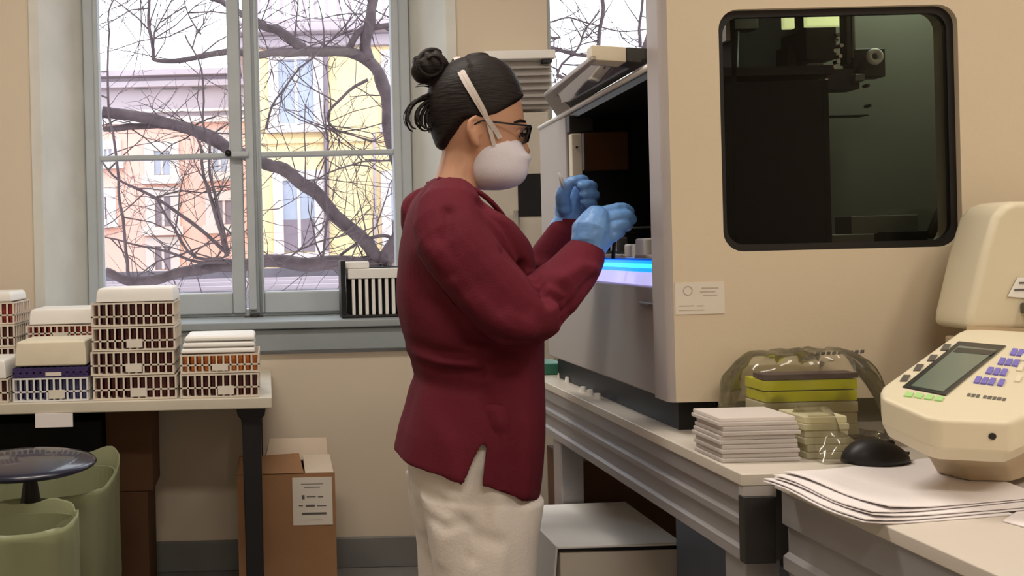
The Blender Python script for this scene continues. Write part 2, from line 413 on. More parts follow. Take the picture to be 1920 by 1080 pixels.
# bare trees
def ppath(pts, Y):
    out = []
    for i, p in enumerate(pts):
        yy = p[2] if len(p) > 2 else Y
        out.append(W(p[0], p[1], yy))
    r = catmull([list(v) for v in out], 4); return [Vector(v) for v in r]
def limb(root, pts, r0, r1, Y, name='branch'):
    P = ppath(pts, Y); n = len(P)
    P = [p + Vector((noise.noise(p*5), noise.noise(p*5+Vector((9, 0, 0))), noise.noise(p*5+Vector((0, 9, 0)))))*.035 for p in P]
    R = [(r0+(r1-r0)*i/(n-1))*(1+.16*noise.noise(p*9)) for i, p in enumerate(P)]
    build(MB().tube(P, R, 8), name, 'bark', root, smooth=True); return P
def twigs(root, paths, count, lmax, r, seed, region=None, up=.3):
    rnd = random.Random(seed); q = MB()
    def grow(p, d, L, rr, depth):
        pts = [p]; n = 4
        for i in range(n):
            d = (d + Vector((rnd.gauss(0, .22), rnd.gauss(0, .16), rnd.gauss(0, .22)+up*.08))).normalized()
            p = p + d*L/n; pts.append(p)
        q.tube(pts, [rr*(1-.17*i) for i in range(n+1)], 4, cap=False)
        if depth > 0:
            for _ in range(rnd.choice((1, 2, 3))):
                k = rnd.randint(1, n); dd = (d + Vector((rnd.gauss(0, .8), rnd.gauss(0, .4), rnd.gauss(0, .7)))).normalized()
                grow(pts[k], dd, L*rnd.uniform(.4, .75), rr*.6, depth-1)
    for _ in range(count):
        P = rnd.choice(paths); p = P[rnd.randint(0, len(P)-1)]
        a = rnd.uniform(0, 2*PI); d = Vector((math.cos(a), rnd.gauss(0, .3), math.sin(a)*.8+.25)).normalized()
        grow(p, d, rnd.uniform(.3, 1)*lmax, r*rnd.uniform(.5, 1.3), 2)
    o = build(q, 'twigs', 'bark', root); o['kind'] = 'stuff'; return o
YT = 6.0
base = W(712, 500, YT)
tr = thing('bare_tree', 'bare winter tree with thick crossing limbs outside the large window', 'tree', (base.x, YT, GZ))
paths = []
build(MB().tube([(base.x+.1, YT, GZ), (base.x+.05, YT, -2), (base.x, YT, base.z)], [.2, .16, .1], 10), 'trunk', 'bark', tr, smooth=True)
paths.append(limb(tr, [(712, 492), (660, 430), (600, 370), (545, 328), (498, 305), (430, 280), (370, 250), (290, 225), (195, 208)], .05, .04, YT))
paths.append(limb(tr, [(190, 245, 6.1), (260, 238, 6.1), (330, 240, 6.1), (400, 258, 6.05), (440, 285, 6)], .022, .035, YT))
paths.append(limb(tr, [(715, 498), (650, 492), (580, 496), (500, 488), (430, 500), (350, 508), (290, 528), (240, 530), (198, 512)], .055, .03, YT))
paths.append(limb(tr, [(716, 494), (752, 440), (758, 360), (738, 260), (718, 160), (695, 118), (650, 98), (560, 96), (490, 102), (425, 100), (340, 112), (288, 106)], .062, .014, YT))
paths.append(limb(tr, [(288, 108), (282, 60), (278, 0), (270, -60)], .014, .008, YT))
paths.append(limb(tr, [(570, 96), (545, 72), (500, 55), (470, 30), (400, 0), (380, -30)], .04, .015, YT))
paths.append(limb(tr, [(690, 115), (690, 60), (700, 0), (705, -80)], .045, .03, YT))
paths.append(limb(tr, [(650, 98), (665, 70), (700, 52), (760, 45)], .03, .018, YT))
paths.append(limb(tr, [(700, 480), (735, 478), (730, 450), (700, 445), (640, 480)], .018, .01, YT))
for pts, r in (([(425, 480), (400, 380), (375, 290), (360, 240)], .016), ([(428, 475), (412, 400), (400, 330), (385, 250), (372, 130), (350, 60)], .013),
               ([(420, 470), (340, 400), (270, 360), (220, 330), (190, 300)], .014), ([(245, 525), (235, 440), (222, 330), (208, 220), (205, 60), (215, 0)], .013),
               ([(415, 485), (350, 470), (310, 400), (290, 370)], .013), ([(424, 492), (330, 480), (260, 460), (195, 440)], .012),
               ([(520, 500), (560, 470), (640, 440), (720, 420)], .008), ([(612, 490), (613, 300), (608, 180)], .009),
               ([(690, 150), (640, 180), (615, 215), (640, 250), (700, 265)], .012), ([(735, 300), (680, 310), (600, 335), (560, 350)], .008),
               ([(500, 240), (520, 180), (580, 110), (640, 60), (700, 10)], .009), ([(380, 60), (350, 20), (340, -20)], .007)):
    paths.append(limb(tr, pts, r, r*.4, YT-.1))
twigs(tr, paths, 210, .8, .0055, 3)
tr2 = thing('bare_tree', 'slender bare tree against white sky in the narrow window above the open machine lid', 'tree', (W(1128, 300, 5.4).x, 5.4, GZ))
p2 = []
b2 = W(1135, 500, 5.4)
build(MB().tube([(b2.x, 5.4, GZ), (b2.x, 5.4, -1), tuple(b2)], [.12, .1, .07], 10), 'trunk', 'bark', tr2, smooth=True)
p2.append(limb(tr2, [(1135, 500), (1150, 330), (1180, 200), (1205, 110), (1222, 40), (1230, -60)], .06, .02, 5.4))
p2.append(limb(tr2, [(1170, 240), (1110, 180), (1080, 160), (1040, 140)], .02, .012, 5.4))
p2.append(limb(tr2, [(1030, 94), (1070, 100), (1105, 100), (1123, 85), (1126, 55), (1128, 0), (1130, -60)], .011, .013, 5.4))
p2.append(limb(tr2, [(1040, 140), (1075, 95), (1100, 50), (1120, 20)], .008, .005, 5.4))
p2.append(limb(tr2, [(1028, 74), (1050, 74)], .01, .006, 5.4))
p2.append(limb(tr2, [(1196, 92), (1200, 50), (1205, 0), (1206, -50)], .01, .008, 5.4))
p2.append(limb(tr2, [(1030, 34), (1070, 32), (1110, 40), (1160, 60), (1225, 50)], .006, .004, 5.4))
twigs(tr2, p2, 60, .42, .0045, 11)

# ================================================================== ANALYSER (big machine on the right)
ZBEN = .937; ZM = .992
c0 = onZ(1255, 755, ZM); XM, YM = c0.x, c0.y
YFAR = onX(1021, 666, XM).y
YSL = YM+.055
mc = thing('laboratory_analyzer', 'huge cream analyser with smoked viewing window and open side hatch standing on the grey bench', 'machine', (XM+.45, (YM+YFAR)/2, ZBEN))
TOPZ = 1.97; XE = 1.80
hx0, hz1 = W(1345, 18, YM).x, W(1570, 13, YM).z
hx1, hz0 = W(1800, 240, YM).x, W(1580, 467, YM).z
hx0 = (hx0 + W(1356, 460, YM).x)/2+.001
def rrect(x0, x1, z0, z1, r, n=6):
    P = []
    for cx_, cz_, a0 in ((x1-r, z1-r, 0), (x0+r, z1-r, PI/2), (x0+r, z0+r, PI), (x1-r, z0+r, 1.5*PI)):
        for k in range(n+1): a = a0+PI/2*k/n; P.append((cx_+r*math.cos(a), cz_+r*math.sin(a)))
    return P
def plate_hole(outer, hole, y0, y1):
    # outer rect x0,x1,z0,z1 ; hole loop of (x,z)
    x0, x1, z0, z1 = outer; n = len(hole); per = n//4; out = []
    cs = [(x1, z1), (x0, z1), (x0, z0), (x1, z0)]
    for i, (hx, hz) in enumerate(hole):
        qd = i//per; k = i % per; t = k/(per-1); cx_, cz_ = cs[qd]
        mid = per//2
        if k == mid: out.append(cs[qd])
        elif qd in (0, 2):
            out.append((cx_, hz) if k < mid else (hx, cz_))
        else:
            out.append((hx, cz_) if k < mid else (cx_, hz))
    q = MB(); vs = []
    for yy in (y0, y1):
        vs += [(x, yy, z) for x, z in hole]; vs += [(x, yy, z) for x, z in out]
    fs = []
    for i in range(n):
        j = (i+1) % n
        fs += [(i, j, n+j, n+i), (2*n+i, 3*n+i, 3*n+j, 2*n+j), (i, 2*n+i, 2*n+j, j), (n+i, n+j, 3*n+j, 3*n+i)]
    q.add(vs, fs); return q
hole = rrect(hx0, hx1, hz0, hz1, .035, 6)
build(plate_hole((XM+.012, XE, ZM, TOPZ), hole, YM, YSL), 'front_panel', 'machine', mc)
build(MB().tube([(XM+.012, YM+.012, ZM), (XM+.012, YM+.012, TOPZ)], .012, 16).box(XM, XM+.013, YM+.012, YSL, ZM, TOPZ), 'edge_trim', 'machtrim', mc, smooth=False)
# smoked window
vw = MB().hexa([(x, YM+.012, z) for x, z in hole], [(x, YM+.018, z) for x, z in hole]); build(vw, 'viewing_window', 'smoke', mc)
hole2 = rrect(hx0+.012, hx1-.012, hz0+.012, hz1-.012, .03, 6)
n = len(hole); q = MB(); q.loft([[(x, YM+.010, z) for x, z in hole], [(x, YM+.010, z) for x, z in hole2], [(x, YM+.019, z) for x, z in hole2], [(x, YM+.019, z) for x, z in hole]], cap=False, close=True)
build(q, 'window_gasket', 'black', mc)
# upper housing behind the front panel
HB = 1.86
build(MB().box(.848, .856, YSL, HB, 1.64, TOPZ).box(.848, XE, HB, HB+.012, 1.24, TOPZ).box(.848, XE, YSL, HB, TOPZ-.012, TOPZ).box(XE-.01, XE, YSL, HB, ZM, TOPZ)
      , 'upper_housing', 'machside', mc)
build(MB().box(.857, XE-.012, HB-.01, HB-.001, 1.25, TOPZ-.014).box(.857, .865, YSL, HB-.01, 1.25, TOPZ-.014).box(.857, XE-.012, YSL, HB-.01, 1.246, 1.252), 'dark_lining', 'deep', mc)
xg = W(1655, 200, YM+.12).x
build(MB().box(xg, XE-.02, YM+.30, YM+.315, 1.26, TOPZ-.02), 'inner_panel', 'pan', mc)
# mechanism seen inside
def mbx(name, x0, y0, x1, y1, Y, m, d=.04, bev=.002):
    a = W(x0, y1, Y); c_ = W(x1, y0, Y); return build(MB().box(a.x, c_.x, Y, Y+d, a.z, c_.z), name, m, mc, bevel=bev)
Yi = YM+.13
il = area('analyser_interior_lamp', (xg+.20, YSL+.12, TOPZ-.05), (.25, .06), 2.2, (.86, 1, .80)); il.parent = mc; il.location = Vector((xg+.20, YSL+.12, TOPZ-.05))-wloc(mc)
mbx('lit_window', 1470, 22, 1490, 54, Yi+.12, 'warml', .01); mbx('lit_window', 1512, 18, 1586, 50, Yi+.12, 'warml', .01)
mbx('guide_block', 1345, 26, 1422, 56, Yi+.08, 'gearl', .03)
mbx('motor', 1512, 50, 1568, 112, Yi, 'gear', .08); mbx('carriage_plate', 1478, 85, 1500, 140, Yi+.03, 'gear')
mbx('slide_rail', 1588, 10, 1595, 120, Yi, 'gear', .02); mbx('slide_rail', 1599, 10, 1603, 110, Yi, 'gearl', .01)
mbx('bracket', 1514, 118, 1545, 148, Yi-.01, 'gearl'); mbx('bracket', 1552, 128, 1612, 168, Yi, 'gear')
mbx('bracket', 1604, 138, 1622, 152, Yi-.015, 'gearl', .02); mbx('belt_housing', 1600, 90, 1660, 145, Yi, 'gear', .03)
q = MB()
for i in range(7):
    p = W(1568+random.uniform(-6, 14), 66+i*10, Yi-.005); q.cyl((p.x, Yi-.01, p.z), .004, .012, 8, 'Y')
build(q, 'screw_column', 'chrome', mc)
p = W(1640, 106, Yi-.012)
ring = MB()
rr_ = []
for k in range(24):
    a = 2*PI*k/24; cx_, cz_ = p.x+.011*math.cos(a), p.z+.011*math.sin(a)
    rr_.append([(cx_+.005*math.cos(t)*math.cos(a), p.y+.005*math.sin(t), cz_+.005*math.cos(t)*math.sin(a)) for t in [2*PI*j/8 for j in range(8)]])
ring.loft(rr_, cap=False, close=True); build(ring, 'pulley_ring', 'white', mc, smooth=True)
for (px, py) in ((1631, 198), (1550, 150), (1628, 160)):
    p = W(px, py, Yi-.01); build(MB().cyl((p.x, p.y, p.z), .0035, .012, 10, 'Y'), 'screw_head', 'chrome', mc)
build(MB().tube([W(1541, 225, Yi), W(1543, 255, Yi), W(1541, 275, Yi)], .003, 8), 'probe', 'gearl', mc)
mbx('gantry_beam', 1350, 140, 1600, 152, Yi+.1, 'gear', .03); mbx('gantry_beam', 1400, 214, 1630, 222, Yi+.12, 'deep', .03)
build(MB().tube([W(1380, 60, Yi+.05), W(1378, 170, Yi+.04), W(1372, 300, Yi+.05), W(1385, 420, Yi+.06)], .006, 8), 'cable', 'black', mc, smooth=True)
mbx('sample_deck', 1370, 438, 1640, 464, Yi-.03, 'gearl', .10); mbx('rack_block', 1597, 402, 1722, 440, Yi, 'pan', .05); mbx('waste_tray', 1660, 432, 1740, 462, Yi-.02, 'deep')
build(MB().tube([W(1745, 440, Yi), W(1765, 392, Yi), W(1782, 380, Yi), (W(1790, 420, Yi))], .008, 10, ends=True), 'hose', 'gear', mc, smooth=True)
# lower housing with its left face, recessed light strip on top
ZL = onX(1238, 486, XM).z
zs1 = onX(1236, 514, XM).z; zs2 = onX(1236, 538, XM).z; YL1 = onX(1108, 500, XM).y; zsT = onX(1180, 489, XM).z
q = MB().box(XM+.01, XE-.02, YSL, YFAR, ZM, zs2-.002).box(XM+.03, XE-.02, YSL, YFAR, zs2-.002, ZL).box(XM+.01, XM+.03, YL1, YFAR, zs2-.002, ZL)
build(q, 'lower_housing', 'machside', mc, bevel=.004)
zq = (zsT*.52+zs2*.48)
ls = build(MB().box(XM+.018, XM+.03, YSL+.002, YL1, zq, zsT), 'light_strip', 'bluel', mc)
build(MB().box(XM+.015, XM+.02, YSL+.006, YL1-.006, zq+.008, zsT-.006), 'led_core', 'cyanl', ls)
build(MB().hexa([(XM+.008, YSL+.002, zs2), (XM+.03, YSL+.002, zs2), (XM+.03, YL1+.01, zs2), (XM+.008, YL1+.01, zs2)],
                [(XM+.016, YSL+.002, zq), (XM+.03, YSL+.002, zq), (XM+.03, YL1, zq), (XM+.016, YL1, zq)]), 'glowing_ledge', 'lavl', mc)  # ledge under the LED strip; its lit look is put in as emission
build(MB().box(XM+.006, XM+.04, YSL, YFAR-.05, ZL, ZL+.008), 'hatch_sill', 'machtrim', mc, bevel=.002)
c = onX(1210, 570, XM); build(MB().tube([(XM+.007, c.y+.03, c.z), (XM+.007, c.y-.05, c.z-.001)], .006, 8, flat=.8), 'pull_recess', 'gearl', mc, smooth=True)
# hatch: far post, dark cavity, top edge
zt0 = onX(1224, 121, XM).z; zt1 = onX(1042, 226, XM).z; ZH = (zt0+zt1)/2
yp0 = onX(1064, 400, XM).y; yp1 = YFAR
print('hatch', zt0, zt1, 'post', yp0, yp1, 'XM', XM, 'YM', YM)
build(MB().box(XM, XM+.30, yp0, yp1, ZL, zt1-.0), 'rear_post', 'machside', mc, bevel=.004)
build(MB().box(XM+.32, XM+.33, YSL, yp1, ZL, ZH-.02).box(XM+.012, XM+.32, yp0-.012, yp0-.001, ZL+.01, ZH-.02).box(XM+.012, XM+.32, YSL+.001, YSL+.01, ZL+.01, ZH-.02)
      .box(XM+.03, XM+.32, YSL+.012, yp0-.012, ZL+.009, ZL+.014), 'hatch_lining', 'deep', mc)
build(MB().hexa([(XM+.004, YSL, zt0-.02), (XM+.34, YSL, zt0-.02), (XM+.34, yp1, zt1-.02), (XM+.004, yp1, zt1-.02)],
                [(XM+.004, YSL, zt0-.004), (XM+.34, YSL, zt0-.004), (XM+.34, yp1, zt1-.004), (XM+.004, yp1, zt1-.004)]), 'hatch_roof', 'black', mc)
build(MB().tube([(XM+.002, YSL, zt0), (XM+.002, yp1, zt1)], .006, 10), 'hatch_rail', 'white', mc, smooth=True)
Yh = yp0-.04
def hbx(name, x0, y0, x1, y1, Y, m, d=.02, bev=.002):
    a = W(x0, y1, Y); c_ = W(x1, y0, Y); return build(MB().box(a.x, c_.x, Y, Y+d, a.z, c_.z), name, m, mc, bevel=bev)
hs = hbx('inner_post', 1074, 250, 1091, 352, Yh-.02, 'cream'); p = W(1082, 276, Yh-.022); build(MB().cyl((p.x, p.y, p.z), .003, .006, 8, 'Y'), 'screw_head', 'gear', mc)
hbx('inner_bracket', 1068, 215, 1112, 248, Yh-.01, 'gear'); hbx('brown_square', 1096, 246, 1178, 320, Yh-.012, mat('flat_brown', (92, 60, 36), .4))  # plain brown square at the back of the hatch
p = W(1110, 211, Yh-.03); build(MB().ell(tuple(p), (.005, .005, .005), 10, 6), 'indicator_knob', 'white', mc, smooth=True)
hbx('glove_rail', 1150, 424, 1236, 431, YM+.26, 'gearl', .006)
def cart(x0, y0, x1, y1, Y, m='white'):
    return hbx('reagent_cartridge', x0, y0, x1, y1, Y, m, .04, .004)
cart(1186, 457, 1212, 484, YM+.14); cart(1208, 446, 1236, 482, YM+.10); cart(1158, 444, 1178, 482, YM+.28, 'gearl')
build(MB().tube([W(1150, 485, YM+.2), W(1152, 450, YM+.2), W(1168, 436, YM+.2), W(1190, 440, YM+.2)], .004, 8), 'tubing', 'black', mc, smooth=True)
# raised lid: a frame of bars round a smoky pane
A = W(1222, 112, 1.60); Bq = onX(1044, 222, XM); Cq = W(1020, 182, Bq.y-.05); Dq = W(1110, 110, 1.60)
A = Vector((XM+.004, YSL+.004, zt0+.008)); Bq = Vector((Bq.x, Bq.y, zt1+.008)); Dq = W(1110, 112, YSL+.03)
lid = D.objects.new('raised_lid', None); col.objects.link(lid); lid.parent = mc; lid.location = Vector(Bq)-wloc(mc)
def bar(a, b_, wd, m, name, par, th=.012):
    a, b_ = Vector(a), Vector(b_); q = MB().tube([a, b_], wd, 4, flat=th/wd); return build(q, name, m, par)
def barq(p, q_, r_, s_, t, m, name, par):
    vs = [Vector(x) for x in (p, q_, r_, s_)]; dz = Vector((0, 0, t))
    return build(MB().hexa(vs, [v+dz for v in vs]), name, m, par, bevel=.002)
def lerp(a, b_, t): return Vector(a)+(Vector(b_)-Vector(a))*t
Ai, Bi, Ci, Di = lerp(A, Dq, .12), lerp(Bq, Cq, .12), lerp(Cq, Bq, .35), lerp(Dq, A, .12)
barq(Dq, Cq, lerp(Cq, Bq, .3), lerp(Dq, A, .10), .010, 'machtrim', 'lid_outer_bar', lid)
barq(lerp(A, Dq, .14), lerp(Bq, Cq, .3), Bq, A, .010, 'black', 'lid_hinge_bar', lid)
barq(Dq, lerp(Dq, A, .62), lerp(lerp(Dq, A, .62), lerp(Cq, Bq, .62), .09), lerp(Dq, Cq, .09), .028, 'cream', 'lid_front_bar', lid)
barq(lerp(Dq, A, .62), A, lerp(A, Bq, .09), lerp(lerp(Dq, A, .62), lerp(Cq, Bq, .62), .09), .028, 'gear', 'lid_corner_block', lid)
barq(Cq, lerp(Cq, Dq, .2), lerp(Bq, A, .2), Bq, .008, 'machside', 'lid_rear_bar', lid)
barq(lerp(Dq, A, .05)+Vector((0, 0, .003)), lerp(Cq, Bq, .1)+Vector((0, 0, .003)), lerp(Bq, Cq, .1)+Vector((0, 0, .003)), lerp(A, Dq, .1)+Vector((0, 0, .003)), .003, 'lidg', 'lid_pane', lid)
# feet / plinth
fx = onZ(1345, 800, ZBEN)
build(MB().box(XM+.03, .80, YM+.03, YFAR-.01, ZBEN, ZM).box(1.3, 1.7, YM+.03, YFAR-.2, ZBEN, ZM).box(.80, 1.3, YM+.3, YFAR-.2, ZBEN, ZM), 'plinth', 'black', mc)
# sticker on the front
a = W(1266, 590, YM); c_ = W(1357, 528, YM)
st = build(MB().box(a.x, c_.x, YM-.0015, YM+.001, a.z, c_.z), 'sticker', 'paperl', mc)
q = MB()
pc = W(1290, 545, YM-.002); ringp = []
for k in range(20):
    aa = 2*PI*k/20
    ringp.append([(pc.x+r*math.cos(aa), YM-.0022, pc.z+r*math.sin(aa)) for r in (.007, .0085)]+[(pc.x+r*math.cos(aa), YM-.0016, pc.z+r*math.sin(aa)) for r in (.0085, .007)])
q.loft(ringp, cap=False, close=True)
mk = mat('faint_grey_print', (186, 176, 164), .7)
for (x0, y0, x1, y1) in ((1315, 538, 1346, 541), (1312, 545, 1340, 548), (1318, 552, 1344, 554), (1272, 572, 1300, 574), (1306, 572, 1318, 574), (1272, 580, 1320, 582)):
    p0, p1 = W(x0, y1, YM), W(x1, y0, YM); q.box(p0.x, p1.x, YM-.0022, YM-.0014, p0.z, p1.z)
build(q, 'print', mk, st)

# ================================================================== BENCHES
XB = onZ(1390, 889, ZBEN).x; YB1 = onZ(1390, 889, ZBEN).y
YE = 2.32
def bench(root, x0, x1, y0, y1, label_=None, beam_z=.13):
    build(MB().box(x0, x1, y0, y1, ZBEN-.018, ZBEN), 'worktop', 'bench', root, bevel=.002)
    z1 = ZBEN-.018; z0 = ZBEN-beam_z; h = z1-z0
    # grooved aluminium profile along the long side
    prof = [(0, z0), (0, z0+h*.14), (.008, z0+h*.17), (.008, z0+h*.42), (0, z0+h*.45), (0, z0+h*.54), (.008, z0+h*.57), (.008, z0+h*.74), (0, z0+h*.77), (0, z1), (.045, z1), (.045, z0)]
    q = MB().hexa([(x0+.004+a, y0+.012, z) for a, z in prof], [(x0+.004+a, y1-.012, z) for a, z in prof]); build(q, 'side_beam', 'alu', root)
    build(MB().box(x0+.05, x1-.046, y0+.015, y0+.05, z0, z1), 'end_beam', 'alud', root); build(MB().box(x0+.05, x1-.046, y1-.05, y1-.015, z0, z1), 'end_beam', 'alud', root)
    build(MB().box(x0+.002, x0+.05, y0, y0+.012, ZBEN-.034, ZBEN-.018), 'end_plate', 'machside', root)
    build(MB().box(x1-.045, x1, y0+.012, y1-.012, z0, z1), 'side_beam', 'alu', root)
b1 = thing('lab_bench', 'long grey bench with aluminium edge carrying the big analyser', 'bench', (1.2, 1.8, 0))
bench(b1, XB, 1.95, YB1, YE)
xa, xb_ = W(1450, 950, YB1).x, XB
build(MB().box(XB, W(1452, 950, YB1).x, YB1-.004, YB1+.011, W(1420, 1056, YB1).z, W(1420, 930, YB1).z), 'end_cap', 'gear', b1, bevel=.002)
for (x, y) in ((XB+.012, YB1+.02), (XB+.012, YE-.28), (1.86, YB1+.02), (1.86, YE-.28)):
    q = MB().box(x, x+.055, y, y+.055, .02, ZBEN-.13)
    lg = build(q, 'leg', 'alu', b1, bevel=.004); build(MB().cyl((x+.027, y+.027, 0), .024, .02, 16), 'foot', 'black', lg)
XB2 = .5*(onZ(1655, 985, ZBEN).x+onZ(1880, 1080, ZBEN).x)
b2 = thing('lab_bench', 'nearer bench with pale worktop under the papers and the keypad device', 'bench', (1.2, .7, 0))
YB2 = YB1-.012
bench(b2, XB2, 1.95, .25, YB2, beam_z=.22)
for o_ in b2.children:
    if o_.name.startswith('worktop'): o_.data.materials[0] = M['benchw']
for (x, y) in ((XB2+.012, YB2-.08), (XB2+.012, .3), (1.86, YB2-.08), (1.86, .3)):
    lg = build(MB().box(x, x+.055, y, y+.055, .02, ZBEN-.22), 'leg', 'alu', b2, bevel=.004); build(MB().cyl((x+.027, y+.027, 0), .024, .02, 16), 'foot', 'black', lg)

# ================================================================== keypad device (thermal cycler) on near bench
kd = thing('thermal_cycler', 'ivory benchtop device with slanted keypad screen and raised lid at the right', 'device', (1.05, 1.25, ZBEN))
P0 = Vector((0, 1.02, 1.050)); NRM = Vector((0, -.236, 1)).normalized()
def onK(px, py, off=0):
    d = ray(px, py); t = (P0+NRM*off-CAM).dot(NRM)/d.dot(NRM); return CAM+d*t
top = [(1650, 732), (1655, 722), (1795, 622), (1812, 615), (2080, 628), (2060, 700), (1925, 780), (1895, 792), (1760, 786), (1735, 780), (1652, 744)]
topv = [onK(*p) for p in top]
TH = .040
console = MB().hexa([v-Vector((0, 0, TH)) + Vector((.004, .004, 0)) for v in topv], topv)
kc = build(console, 'console', 'devc', kd, bevel=.006, seg=3)
cen = sum(topv, Vector())/len(topv)
low = [Vector((cen.x+(v.x-cen.x)*.97, cen.y+(v.y-cen.y)*.95+.004, v.z-TH+.004)) for v in topv]
low2 = [Vector((cen.x+(v.x-cen.x)*.93+.01, cen.y+(v.y-cen.y)*.88+.012, v.z-TH-.016)) for v in topv]
build(MB().hexa(low2, low), 'console_skirt', 'devc', kd, bevel=.003)
flb = [onZ(1792, 872, ZBEN), onZ(1868, 914, ZBEN)]
ymin = flb[1].y
q = MB()
def ringb(s, zf, xo, yo): return [Vector((cen.x+(v.x-cen.x)*s+xo, max(cen.y+(v.y-cen.y)*s+yo, 0), zf if zf is not None else v.z-TH-.014)) for v in topv]
q.loft([ringb(.60, ZBEN+.0125, .062, .05), ringb(.64, ZBEN+.035, .05, .042), ringb(.82, None, .018, .022)])
build(q, 'base', 'devcol', kd, bevel=.003)
def kq(name, pts, m, off, th=.002, par=None, bev=0):
    vs = [onK(x, y, off) for x, y in pts]; return build(MB().hexa(vs, [v+NRM*th for v in vs]), name, m, par or kd, bevel=bev)
kq('screen_bezel', [(1692, 727), (1773, 743), (1886, 650), (1797, 642)], 'lcdd', .000, .002)
kq('screen', [(1708, 724), (1768, 735), (1868, 657), (1798, 649)], 'lcd', .002, .001)
kq('screen_shade', [(1795, 652), (1868, 658), (1858, 666), (1787, 660)], 'lcdd', .003, .0004)
for (px, py) in ((1696, 710), (1721, 690), (1747, 672), (1772, 652)):
    kq('side_button', [(px-9, py+6), (px+4, py+6), (px+11, py-5), (px-2, py-5)], 'gearl', 0, .002)
for i in range(4):
    px = 1703+i*19; py = 739+i*2.6; kq('screen_button', [(px-9, py+5), (px+5, py+7), (px+10, py-1), (px-3, py-3)], 'btng', 0, .002)
for r in range(4):
    for c_i in range(4 if r in (0,) else 3 if r < 3 else 4):
        px = 1832+22.5*r+13*c_i*1.02+(4 if c_i == 3 else 0); py = 714-17.5*r+1.6*c_i+(0)
        kq('key', [(px-7, py+5), (px+3, py+6.5), (px+9, py-5), (px-1, py-6)], 'btnp', 0, .0025)
for (px, py) in ((1908, 712), (1912, 692), (1918, 672)): kq('key', [(px-7, py+5), (px+3, py+6), (px+9, py-5), (px-1, py-6)], 'cream', 0, .0025)
q = MB()
for (a0, a1) in ((1812, 1818), (1820, 1827), (1829, 1835), (1842, 1848), (1850, 1858), (1860, 1866), (1868, 1876), (1878, 1884)):
    y_ = 741+(a0-1812)*.13; vs = [onK(a0, y_+2.2, 0), onK(a1, y_+2.8, 0), onK(a1+3, y_-2.4, 0), onK(a0+3, y_-3, 0)]; q.hexa(vs, [v+NRM*.0008 for v in vs])
build(q, 'maker_lettering', 'gearl', kd)
p = topv[7]; 
for vx in ((1862, 800),):
    pf = W(vx[0], vx[1]-3, 1.0); f0 = topv[8]; f1 = topv[7]; t = .72; pb = lerp(f0, f1, t); build(MB().cyl((pb.x+.003, pb.y+.0, pb.z-.018), .004, .006, 12, 'Y'), 'socket', 'black', kd)
# recessed front shade panel on base
# raised lid block behind the console
Yl = 1.36
lp = [(1815, 620), (1818, 590), (1846, 470), (1866, 405), (1884, 385), (1905, 377), (2090, 378), (2110, 620)]
lv = [W(x, y, Yl) for x, y in lp]
lb = build(MB().hexa([v for v in lv], [v+Vector((.012, .09, 0)) for v in lv]), 'raised_lid', 'devc', kd, bevel=.012, seg=3)
a = W(1890, 552, Yl-.002); c_ = W(1950, 520, Yl-.002)
build(MB().hexa([W(1889, 556, Yl-.001), W(1960, 562, Yl-.001), W(1965, 520, Yl-.001), W(1908, 520, Yl-.001)], [W(1889, 556, Yl-.003), W(1960, 562, Yl-.003), W(1965, 520, Yl-.003), W(1908, 520, Yl-.003)]), 'lid_label', 'white', kd)
q = MB()
for (x0, y0, x1, y1) in ((1912, 528, 1955, 532), (1903, 541, 1950, 545)):
    a = W(x0, y1, Yl-.004); c_ = W(x1, y0, Yl-.004); q.box(a.x, c_.x, Yl-.0045, Yl-.003, a.z, c_.z)
build(q, 'lid_print', 'ink', kd)
a = W(1912, 588, Yl); c_ = W(1960, 566, Yl); build(MB().box(a.x, c_.x, Yl-.02, Yl, a.z, c_.z), 'lid_latch', 'pan', kd, bevel=.003)
build(MB().hexa([W(1812, 628, Yl-.02), W(2100, 642, Yl-.02), W(2100, 642, Yl+.08), W(1812, 628, Yl+.08)], [W(1812, 612, Yl-.02), W(2100, 620, Yl-.02), W(2100, 620, Yl+.08), W(1812, 612, Yl+.08)]), 'hinge_block', 'devcol', kd)
build(MB().box(W(1812, 650, Yl).x+.02, W(2090, 650, Yl).x, Yl-.07, Yl+.07, ZBEN, W(1900, 635, Yl).z), 'rear_housing', 'devcol', kd, bevel=.004)

# papers
def sheet(corners, z, label, name='paper_sheet', m='paper', curl=.0, grp='loose papers on the near bench'):
    cs = [onZ(x, y, z) for x, y in corners]; nx = ny = 8; vs = []; 
    for L_ in (0, .0012):
        for i in range(nx+1):
            for j in range(ny+1):
                u, v = i/nx, j/ny; p = lerp(lerp(cs[0], cs[1], u), lerp(cs[3], cs[2], u), v)
                e = (max(0, .35-v)/.35)**2*curl*(.6+.4*math.sin(u*7)); vs.append((p.x, p.y, p.z+e+L_))
    fs = []; S = (nx+1)*(ny+1)
    for i in range(nx):
        for j in range(ny):
            a = i*(ny+1)+j; fs += [(a, a+1, a+ny+2, a+ny+1), (S+a, S+a+ny+1, S+a+ny+2, S+a+1)]
    for i in range(nx): 
        for j in (0, ny): a = i*(ny+1)+j; fs.append((a, a+ny+1, S+a+ny+1, S+a))
    for j in range(ny):
        for i in (0, nx): a = i*(ny+1)+j; fs.append((a, a+1, S+a+1, S+a))
    o = build(MB().add(vs, fs), name, m, None, smooth=False)
    return tag(o, label, 'paper', grp)
lab = ['bottom sheet of the loose papers, corner jutting over the bench edge', 'second sheet from the bottom of the loose papers', 'middle sheet of the loose papers beside the mouse',
       'second sheet from the top of the loose papers', 'topmost white sheet of the papers under the ivory device']
